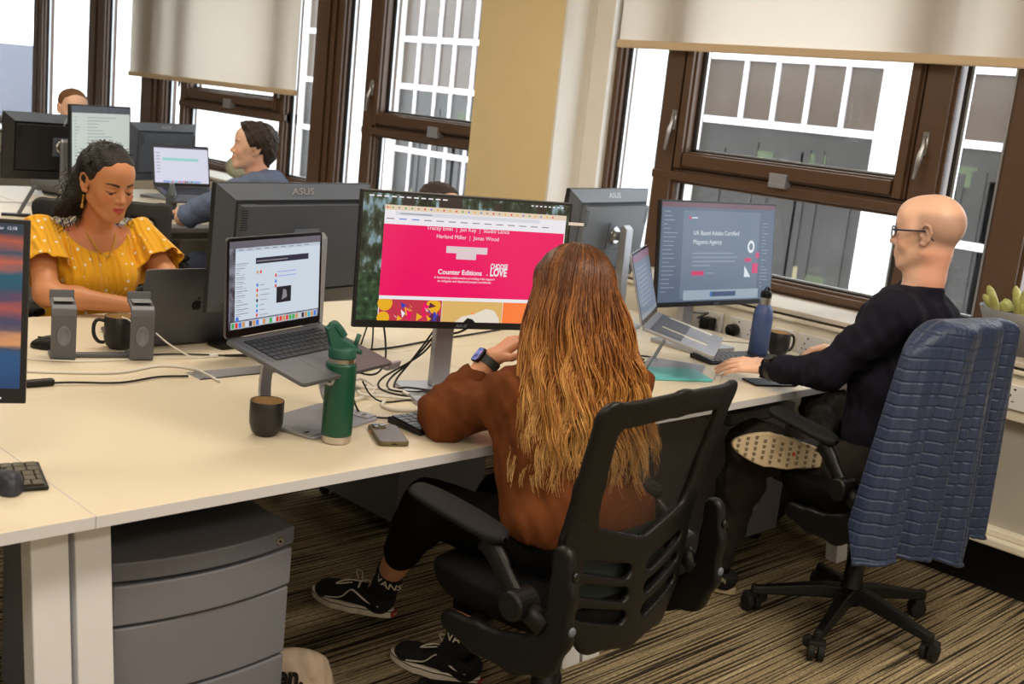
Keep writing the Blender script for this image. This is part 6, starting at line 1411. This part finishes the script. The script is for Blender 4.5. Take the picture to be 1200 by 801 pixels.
# quilted jacket over his chair
def quilt():
    m = mat('navy_quilted_nylon', (32, 48, 80), .5, var=.18, vscale=14, sheen=.1); nt = m.node_tree; N, L = nt.nodes, nt.links; p = N['Principled BSDF']
    at = N.new('ShaderNodeAttribute'); at.attribute_name = 'quilt'
    mo = N.new('ShaderNodeMath'); mo.operation = 'PINGPONG'; mo.inputs[1].default_value = .5; L.new(at.outputs['Fac'], mo.inputs[0])
    mr = N.new('ShaderNodeMapRange'); mr.inputs[2].default_value = .16; mr.inputs[3].default_value = .35; L.new(mo.outputs[0], mr.inputs[0]); mr.interpolation_type = 'SMOOTHSTEP'
    tc = N.new('ShaderNodeTexCoord'); mp = N.new('ShaderNodeMapping'); mp.inputs['Scale'].default_value = (60, 60, 10); L.new(tc.outputs['Object'], mp.inputs[0]); n = N.new('ShaderNodeTexNoise'); n.inputs['Scale'].default_value = 1; n.inputs['Detail'].default_value = 3; L.new(mp.outputs[0], n.inputs[0])
    ad = N.new('ShaderNodeMath'); ad.operation = 'MULTIPLY_ADD'; ad.inputs[1].default_value = 1.7; L.new(n.outputs[0], ad.inputs[0]); L.new(mr.outputs[0], ad.inputs[2])
    b = N.new('ShaderNodeBump'); b.inputs['Strength'].default_value = .6; b.inputs['Distance'].default_value = .005; L.new(ad.outputs[0], b.inputs['Height']); L.new(b.outputs[0], p.inputs['Normal']); return m
JK = thing('jacket', 'navy quilted jacket hanging over the chair back of the bald man', 'jacket', (3.33, 1.70, .01), R(-10))
M['quilt'] = quilt()
NU, NV = 150, 90; att = []
def jk(u, v):
    back = u < .64; q = u/.64 if back else 1-(u-.64)/.36; vv = max(0, (v-.10)/.90)
    xl = -.232-.105*vv**.9+.02*(1-min(1, v/.10))**2; xr = .268+.012*vv-.02*(1-min(1, v/.10))**2; x = xl+(xr-xl)*q
    lobe = lambda c, w: math.exp(-((q-c)/w)**2)
    f = .030*lobe(.36, .12)+.040*lobe(.62, .10)*(.35+.65*vv)+.034*lobe(.10, .09)*vv+.022*lobe(.90, .06)-.020*lobe(.24, .045)*vv-.026*lobe(.78, .04)*(.3+.7*vv)-.018*lobe(.50, .03)*vv
    f += .0045*math.sin(q*61+v*3)*min(1, vv*3)+.003*math.sin(q*113+v*7)*min(1, vv*2)
    edge = (1-abs(2*q-1)**5); ym = -.278; side = (-.048-f)*(.25+.75*edge) if back else (.048*(.25+.75*edge))
    top = 1.072-.085*max(0, (.26-q)/.26)**1.6-.02*max(0, (q-.85)/.15)**2; bot = .350+.040*math.sin(q*4.2+.6)+(.085 if q > .80 else 0)+(.0 if back else .10)
    if v < .10: t = v/.10*math.pi/2; y = ym+side*math.sin(t); z = top-.030*(1-math.cos(t))
    else: y = ym+side*(1+.18*vv); z = top-.030+(bot-top+.030)*vv
    att.append(((1.072-z)/.034)+.10*math.sin(q*9)); return (x, y, z)
o = gridmesh(jk, NU, NV, closed=True).build('shell', M['quilt'], JK, smooth=True); solid(o, .008, 0)
ot = o.data.attributes.new('quilt', 'FLOAT', 'POINT'); ot.data.foreach_set('value', np.array(att, np.float32))
def hemf(q): return jk(.64*q*.999, 1.0)
hp_ = [hemf(i/60) for i in range(61)]; MB().tube([(a_, b_-.002, c_) for a_, b_, c_ in hp_], .0075, 8).build('hem', M['quilt'], JK, smooth=True)

# ------------------------------------------------------------------ woman in the yellow dotted blouse
Yp = thing('person', 'woman in a yellow blouse with white dots, looking down at her laptop', 'person', (1.77, 3.86, .5))
HY = Head((1.775, 3.735, 1.158), 176, 13, 0, 1.0)
shL, shR = (1.955, 3.84, .945), (1.60, 3.86, .95); elL, wrL = (2.00, 3.63, .79), (1.90, 3.47, .775); elR, wrR = (1.56, 3.70, .795), (1.77, 3.56, .775)
S = SDF(); head_prims(S, HY, True); neck_prims(S, HY, npv(1.775, 3.83, .965), .045, .055)
S.cap((1.66, 3.855, .945), (1.89, 3.845, .945), .050, None, .04).ell((1.775, 3.845, .87), (.155, .088, .13), None, .05).ell((1.775, 3.87, .68), (.14, .10, .18), None, .06)
for x in (1.715, 1.835): S.ell((x, 3.775, .84), (.062, .055, .062), None, .04)
arm_prims(S, shL, elL, wrL, (.046, .041, .037, .025)); arm_prims(S, shR, elR, wrR, (.046, .041, .037, .025))
hand_prims(S, wrR, (.75, -.62, -.12), (0, 0, 1), -1, (.3, .35, .3), .06, .92); hand_prims(S, wrL, (-.5, -.85, -.1), (0, 0, 1), 1, (.3, .35, .3), .06, .92)
leg_prims(S, (1.70, 3.86, .54), (1.68, 3.46, .52), (1.68, 3.42, .1)); leg_prims(S, (1.85, 3.86, .54), (1.87, 3.46, .52), (1.87, 3.42, .1))
paint(body_mesh('body', regions(S, [((1.56, 3.60, 1.04), (1.99, 3.95, 1.34), .0026), ((1.56, 3.60, .84), (1.99, 3.95, 1.05), .0040), ((1.70, 3.42, .70), (1.96, 3.60, .83), .0032)]), [M['skin_brown']], Yp), HY, 0, .95, .95, .9)
def hy(x, y, z): return tuple(Vector(HY.p(x, y, z))-Vector(Yp.location))
# lips, brows, eyes
def lipmesh(H, par, m, up=.0058, lo=.0068):
    S = SDF()
    H.cap(S, (-.019, .0845, -.0572), (0, .0952, -.0548), .0030, .0052, .004); H.cap(S, (.019, .0845, -.0572), (0, .0952, -.0548), .0030, .0052, .004)
    H.cap(S, (-.016, .0845, -.0652), (0, .0942, -.0685), .0032, .0062, .004); H.cap(S, (.016, .0845, -.0652), (0, .0942, -.0685), .0032, .0062, .004)
    H.cap(S, (-.021, .0905, -.0615), (.021, .0905, -.0615), .0012, None, .003, True)
    return body_mesh('lips', [S.net(.0016)], [m], par, rel=1)
mb = MB()
for s_ in (-1, 1): mb.sphere(hy(s_*.031, .0722, -.0055), .0128, 16)
mb.build('eyeballs', M['iris'], Yp, smooth=True)
mb = MB(); mb.sphere(hy(0, .088, .030), .0016, 8); mb.build('forehead_dot', M['lips'], Yp)
# hair: pulled back with curls behind the neck
S = SDF(); HY.ell(S, 0, -.026, .044, (.089, .104, .088), .02); HY.ell(S, 0, .018, .068, (.064, .066, .052), .02)
HY.cap(S, (.045, -.075, -.02), (.085, -.06, -.15), .045, .052, .04); HY.cap(S, (-.045, -.075, -.02), (-.088, -.06, -.14), .045, .050, .04); HY.cap(S, (0, -.09, 0), (0, -.09, -.13), .06, .05, .04)
HY.ell(S, .098, -.05, -.155, (.045, .045, .05), .03); HY.ell(S, -.10, -.05, -.15, (.042, .042, .05), .03)
S.warp(lambda x, y, z: .0040*nz(x, y, z, 70, 2))
f = HY.B[1]; u = HY.B[2]; nrm = unit(f*1.0-u*.72); S.cut(nrm, float(nrm @ HY.p(0, .060, .058)), .020)
for s_ in (-1, 1): HY.cap(S, (s_*.075, .06, -.05), (s_*.066, .065, .03), .034, .024, .012, True)
h_ = body_mesh('hair', [S.net(.0045)], [M['hair_black']], Yp, rel=0)
mb = MB(); rr = random.Random(3)
for i in range(190):
    s_ = rr.choice((-1, 1)); b = npv(s_*rr.uniform(.03, .12), rr.uniform(-.12, -.03), rr.uniform(-.17, .02)); pts = []
    for k in range(22): a = k*.42+i; pts.append(hy(b[0]+.006*math.cos(a)+s_*.001*k, b[1]+.006*math.sin(a), b[2]-.0026*k))
    mb.tube(pts, .0011, 3)
for i in range(120):
    a = rr.uniform(0, 6.28); q = rr.uniform(.2, 1.3); c = npv(.088*math.sin(q)*math.cos(a), -.026+.102*math.sin(q)*math.sin(a), .044+.088*math.cos(q)); n_ = unit(c-npv(0, -.026, .044))
    if c[1] > .03: continue
    mb.tube([hy(*(c+n_*.0)), hy(*(c+n_*.007+npv(.006*math.cos(i), .006*math.sin(i), 0))), hy(*(c+n_*.004+npv(.012*math.cos(i), .012*math.sin(i), .0)))], .0009, 4)
for i in range(420):   # fine strands swept back from the hairline
    x0_ = rr.uniform(-.078, .078); t0 = x0_/.078; y0_ = .066-.052*t0*t0; z0_ = .088-.050*t0*t0; pts = []
    for k in range(9):
        q = k/8; v = npv(x0_*(1+.25*q), y0_+(-.115-y0_)*q, z0_+(.02-z0_)*q)-npv(0, -.022, .040); v = v/np.linalg.norm(v/npv(.0865, .1035, .0885)); v = v*(1.0+.035*min(1, q*4)+.012*rr.random()); pts.append(hy(*(npv(0, -.022, .040)+v)))
    mb.tube(pts, .0009, 3)
mb.build('curls', M['hair_black'], h_); h_.children[-1]['kind'] = 'stuff'
# blouse with a gathered neckline and flared sleeves
def dots():
    m = mat('yellow_dotted_cotton', (232, 170, 22), .8, bump=.12, bscale=120, sheen=.2); nt = m.node_tree; N, L = nt.nodes, nt.links; p = N['Principled BSDF']; src = p.inputs['Base Color'].links[0].from_socket
    tc = N.new('ShaderNodeTexCoord'); v = N.new('ShaderNodeTexVoronoi'); v.inputs['Scale'].default_value = 35; v.inputs['Randomness'].default_value = .55; L.new(tc.outputs['Object'], v.inputs[0])
    mr = N.new('ShaderNodeMapRange'); mr.inputs[1].default_value = .18; mr.inputs[2].default_value = .225; mr.inputs[3].default_value = 1; mr.inputs[4].default_value = 0; L.new(v.outputs['Distance'], mr.inputs[0])
    mx = N.new('ShaderNodeMix'); mx.data_type = 'RGBA'; L.new(mr.outputs[0], mx.inputs[0]); L.new(src, mx.inputs[6]); mx.inputs[7].default_value = (*lin((244, 234, 210)), 1); L.new(mx.outputs[2], p.inputs['Base Color'])
    w = N.new('ShaderNodeTexWave'); w.bands_direction = 'X'; w.inputs['Scale'].default_value = 16; w.inputs['Distortion'].default_value = 3.5; w.inputs['Detail'].default_value = 1; L.new(tc.outputs['Object'], w.inputs[0])
    b = N.new('ShaderNodeBump'); b.inputs['Strength'].default_value = .55; b.inputs['Distance'].default_value = .006; L.new(w.outputs[1], b.inputs['Height']); L.new(b.outputs[0], p.inputs['Normal']); return m
M['dots'] = dots()
S = SDF(); S.ell((1.775, 3.845, .865), (.178, .110, .13), None, .05).ell((1.775, 3.865, .70), (.165, .125, .19), None, .06)
for x in (1.71, 1.84): S.ell((x, 3.765, .835), (.072, .066, .075), None, .04)
S.cap((1.64, 3.85, .935), (1.91, 3.845, .93), .062, None, .04)
S.warp(lambda x, y, z: (.0065*np.sin(x*230)*np.clip((z-.80)/.10, 0, 1)+.004*np.sin(x*62+z*11)*np.clip((.90-z)/.15, 0, 1)).astype(np.float32))
# scooped neckline: cut away a tilted bowl
S.ell((1.775, 3.72, 1.045), (.140, .20, .128), None, .004, True); S.cap((1.775, 3.84, .96), (1.775, 3.84, 1.2), .085, .085, .004, True); S.cut((0, 0, -1), -.60)
bl = body_mesh('blouse', [S.net(.0058)], [M['dots']], Yp, rel=2)
for (sh, el, sg) in ((shL, elL, 1), (shR, elR, -1)):
    a0, a1 = npv(*sh), npv(*el); ax_ = unit(a1-a0); x0 = unit(np.cross(ax_, (0, 0, 1))); y0 = np.cross(ax_, x0); off = np.array(Yp.location)
    def slv(u, v, a0=a0, ax_=ax_, x0=x0, y0=y0, off=off, sg=sg):
        a = 2*math.pi*u; r = .058+.030*v**1.2; r *= 1+.10*v*math.sin(a*7+sg)+.03*math.sin(a*15)*v
        c = a0+ax_*(-.045+.175*v)+npv(0, 0, .012*(1-v)); p = c+x0*(r*math.cos(a))+y0*(r*math.sin(a)); return tuple(p-off)
    o = gridmesh(slv, 60, 20, closed=True).build('flared_sleeve', M['dots'], bl, smooth=True); solid(o, .002, 0)
# necklace and earrings
gold = mat('gold_jewellery', (236, 186, 84), .35, .35, bump=.8, bscale=900)
def nk(x, y, z): return (x-Yp.location[0], y-Yp.location[1], z-Yp.location[2])
MB().tube(spline([nk(1.722, 3.845, 1.03), nk(1.722, 3.800, .995), nk(1.738, 3.762, .955), nk(1.762, 3.742, .918), nk(1.778, 3.736, .905), nk(1.794, 3.742, .918), nk(1.818, 3.762, .955), nk(1.832, 3.800, .995), nk(1.832, 3.845, 1.03)], 6), .0032, 6).build('necklace', gold, Yp, smooth=True)
for s_ in (-1, 1):
    mb = MB(); 
    for k in range(6): mb.sphere(hy(s_*.080, -.004, -.046-.008*k), (.0038, .0038, .0036) if k < 4 else (.0055, .0055, .004), 8)
    mb.build('earring', gold, Yp, smooth=True)
S = SDF(); S.ell((1.775, 3.87, .58), (.17, .14, .11), None, .05); leg_prims(S, (1.69, 3.86, .54), (1.68, 3.46, .52), (1.68, 3.42, .1), (.09, .07, .06, .05)); leg_prims(S, (1.86, 3.86, .54), (1.87, 3.46, .52), (1.87, 3.42, .1), (.09, .07, .06, .05)); S.cut((0, 0, -1), -.09)
body_mesh('trousers', [S.net(.010)], [M['black_trouser']], Yp, rel=1)

# ------------------------------------------------------------------ man in the grey hoodie
G = thing('person', 'dark-haired man in a slate grey hoodie leaning on the far desk by the window', 'person', (3.2, 5.30, .5))
HG = Head((3.300, 5.300, 1.192), -62, -6, 0, 1.02)
S = SDF(); head_prims(S, HG); neck_prims(S, HG, npv(3.33, 5.27, .98), .055, .06)
shL, shR = (3.14, 5.20, .955), (3.46, 5.36, .945); elL, wrL = (3.03, 5.50, .80), (3.16, 5.73, .80); elR, wrR = (3.52, 5.62, .80), (3.40, 5.86, .77)
S.cap((3.2, 5.24, .96), (3.42, 5.34, .96), .055, None, .03).ell((3.32, 5.27, .80), (.16, .10, .2), None, .05).ell((3.32, 5.22, .56), (.16, .13, .12), None, .05)
arm_prims(S, shL, elL, wrL); arm_prims(S, shR, elR, wrR); hand_prims(S, wrL, (.4, .9, 0), (0, 0, 1), -1, (.4, .4, .3), .05, 1); hand_prims(S, wrR, (-.3, .9, 0), (0, 0, 1), 1, (.4, .4, .3), .05, 1)
leg_prims(S, (3.24, 5.24, .53), (3.20, 5.62, .52), (3.2, 5.66, .1)); leg_prims(S, (3.40, 5.26, .53), (3.42, 5.62, .52), (3.42, 5.66, .1))
paint(body_mesh('body', regions(S, [((3.15, 5.15, 1.0), (3.45, 5.45, 1.34), .004), ((3.08, 5.68, .75), (3.26, 5.86, .85), .004)]), [M['skin_fair']], G), HG, .4, .8, .9)
S = SDF(); HG.ell(S, 0, -.026, .050, (.091, .108, .092), .02); HG.ell(S, 0, .038, .098, (.062, .062, .036), .02); HG.cap(S, (0, -.07, -.01), (0, -.06, -.05), .055, .045, .02); S.warp(lambda x, y, z: .005*nz(x, y, z, 90, 2)+.003*nz(x, y, z, 170, 6))
f, u = HG.B[1], HG.B[2]; n_ = unit(f-u*.55); S.cut(n_, float(n_ @ HG.p(0, .052, .052)), .008); 
for s_ in (-1, 1): HG.ell(S, s_*.092, .006, -.03, (.03, .034, .040), .006, True)
body_mesh('hair', [S.net(.0055)], [M['hair_dark']], G, rel=0)
S = SDF(); S.cap((3.18, 5.23, .965), (3.44, 5.34, .96), .080, None, .04).ell((3.32, 5.27, .84), (.20, .135, .17), None, .05).ell((3.32, 5.25, .66), (.20, .14, .16), None, .05)
S.cap(shL, elL, .072, .066, .03).cap(shR, elR, .072, .060, .03).cap(elR, wrR, .055, .045, .02); S.ell((3.34, 5.22, 1.035), (.12, .105, .055), None, .03); S.cap((3.30, 5.33, 1.03), (3.42, 5.24, 1.05), .04, .035, .03); S.warp(folds(.006, 30, 6)); S.cap(HG.p(0, 0, 0), HG.p(0, -.01, -.12), .10, .062, .004, True)
n_ = unit(npv(*elL)-npv(*shL)); S.cap(npv(*elL)+n_*.045, npv(*elL)+n_*.15, .09, .09, .004, True); S.cut((0, 0, -1), -.56); body_mesh('hoodie', [S.net(.009)], [M['grey_hoodie']], G, rel=1)
S = SDF(); S.ell((3.32, 5.22, .56), (.18, .15, .11), None, .05); leg_prims(S, (3.24, 5.24, .53), (3.20, 5.62, .52), (3.2, 5.66, .1), (.095, .075, .065, .05)); leg_prims(S, (3.40, 5.26, .53), (3.42, 5.62, .52), (3.42, 5.66, .1), (.095, .075, .065, .05)); S.cut((0, 0, -1), -.09); body_mesh('trousers', [S.net(.011)], [mat('blue_jeans', (46, 54, 78), .85)], G, rel=1)

# ------------------------------------------------------------------ man behind the far screens, and the dark-haired person behind the pink screen
def simple_person(lab, head, az, pitch, loc, hairm, topm, skin, sl=False, hands=True):
    T = thing('person', lab, 'person', loc); H = Head(head, az, pitch, 0, 1.0); h = npv(*head); r, f, u = basis(az); ch = h-npv(0, 0, .215)-f*.01
    S = SDF(); head_prims(S, H); neck_prims(S, H, ch, .055, .06); a, b = ch-r*.16-npv(0, 0, .02), ch+r*.16-npv(0, 0, .02); S.cap(ch-r*.1, ch+r*.1, .055, None, .03).ell(ch-npv(0, 0, .18), (.15, .1, .2), basis(az), .05).ell(ch-npv(0, 0, .42), (.16, .13, .12), basis(az), .05)
    E_ = []
    for s_, p in ((-1, a), (1, b)):
        el = p+f*.10+r*s_*.05-npv(0, 0, .20); el[2] = max(el[2], .79); wr = el+f*.22-r*s_*.14; wr[2] = .785; arm_prims(S, p, el, wr); hand_prims(S, wr, f-r*s_*.3, (0, 0, 1), s_*-1, (.35, .35, .3), .05, 1); E_.append((p, el, wr))
    hip = ch-npv(0, 0, .44)
    for s_ in (-1, 1): leg_prims(S, hip+r*s_*.08, hip+r*s_*.09+f*.38, npv(*(hip+r*s_*.09+f*.42)[:2], .1))
    body_mesh('body', regions(S, [(h-.14, h+.14, .006)], .010), [skin], T)
    S = SDF(); H.ell(S, 0, -.022, .044, (.082, .100, .080), .02); H.ell(S, 0, .03, .088, (.058, .052, .026), .02); S.warp(lambda x, y, z: .0025*nz(x, y, z, 140, 2)); n_ = unit(H.B[1]-H.B[2]*.6); S.cut(n_, float(n_ @ H.p(0, .030, .050)), .006)
    for s_ in (-1, 1): H.ell(S, s_*.09, .0, -.03, (.03, .036, .042), .006, True)
    body_mesh('hair', [S.net(.006)], [hairm], T, rel=0)
    S = SDF(); S.cap(ch-r*.12, ch+r*.12, .08, None, .04).ell(ch-npv(0, 0, .16), (.19, .13, .18), basis(az), .05).ell(ch-npv(0, 0, .36), (.19, .14, .16), basis(az), .05)
    for p, el, wr in E_: S.cap(p, el, .07, .056, .03); S.cap(el, el*.15+wr*.85, .055, .042, .02)
    S.warp(folds(.005, 30, 2)); S.cap(H.p(0, 0, 0), H.p(0, -.01, -.13), .1, .062, .004, True); S.cut((0, 0, -1), -(ch[2]-.46)); body_mesh('sweater', [S.net(.010)], [topm], T, rel=1)
    S = SDF(); S.ell(hip, (.17, .14, .11), basis(az), .05)
    for s_ in (-1, 1): leg_prims(S, hip+r*s_*.08, hip+r*s_*.09+f*.38, npv(*(hip+r*s_*.09+f*.42)[:2], .1), (.09, .075, .06, .05))
    S.cut((0, 0, -1), -.09); body_mesh('trousers', [S.net(.012)], [M['black_trouser']], T, rel=1)
    return T
simple_person('man with cropped light brown hair, only his forehead showing above the far screens', (3.12, 7.07, 1.245), 190, 10, (3.12, 7.17, .5), M['hair_ginger'], M['grey_sleeve'], M['skin_fair'])
simple_person('dark-haired person hidden behind the pink screen, only the crown showing', (3.37, 3.87, 1.065), 185, 12, (3.37, 3.97, .5), M['hair_dark'], M['grey_trouser'], M['skin_fair'])
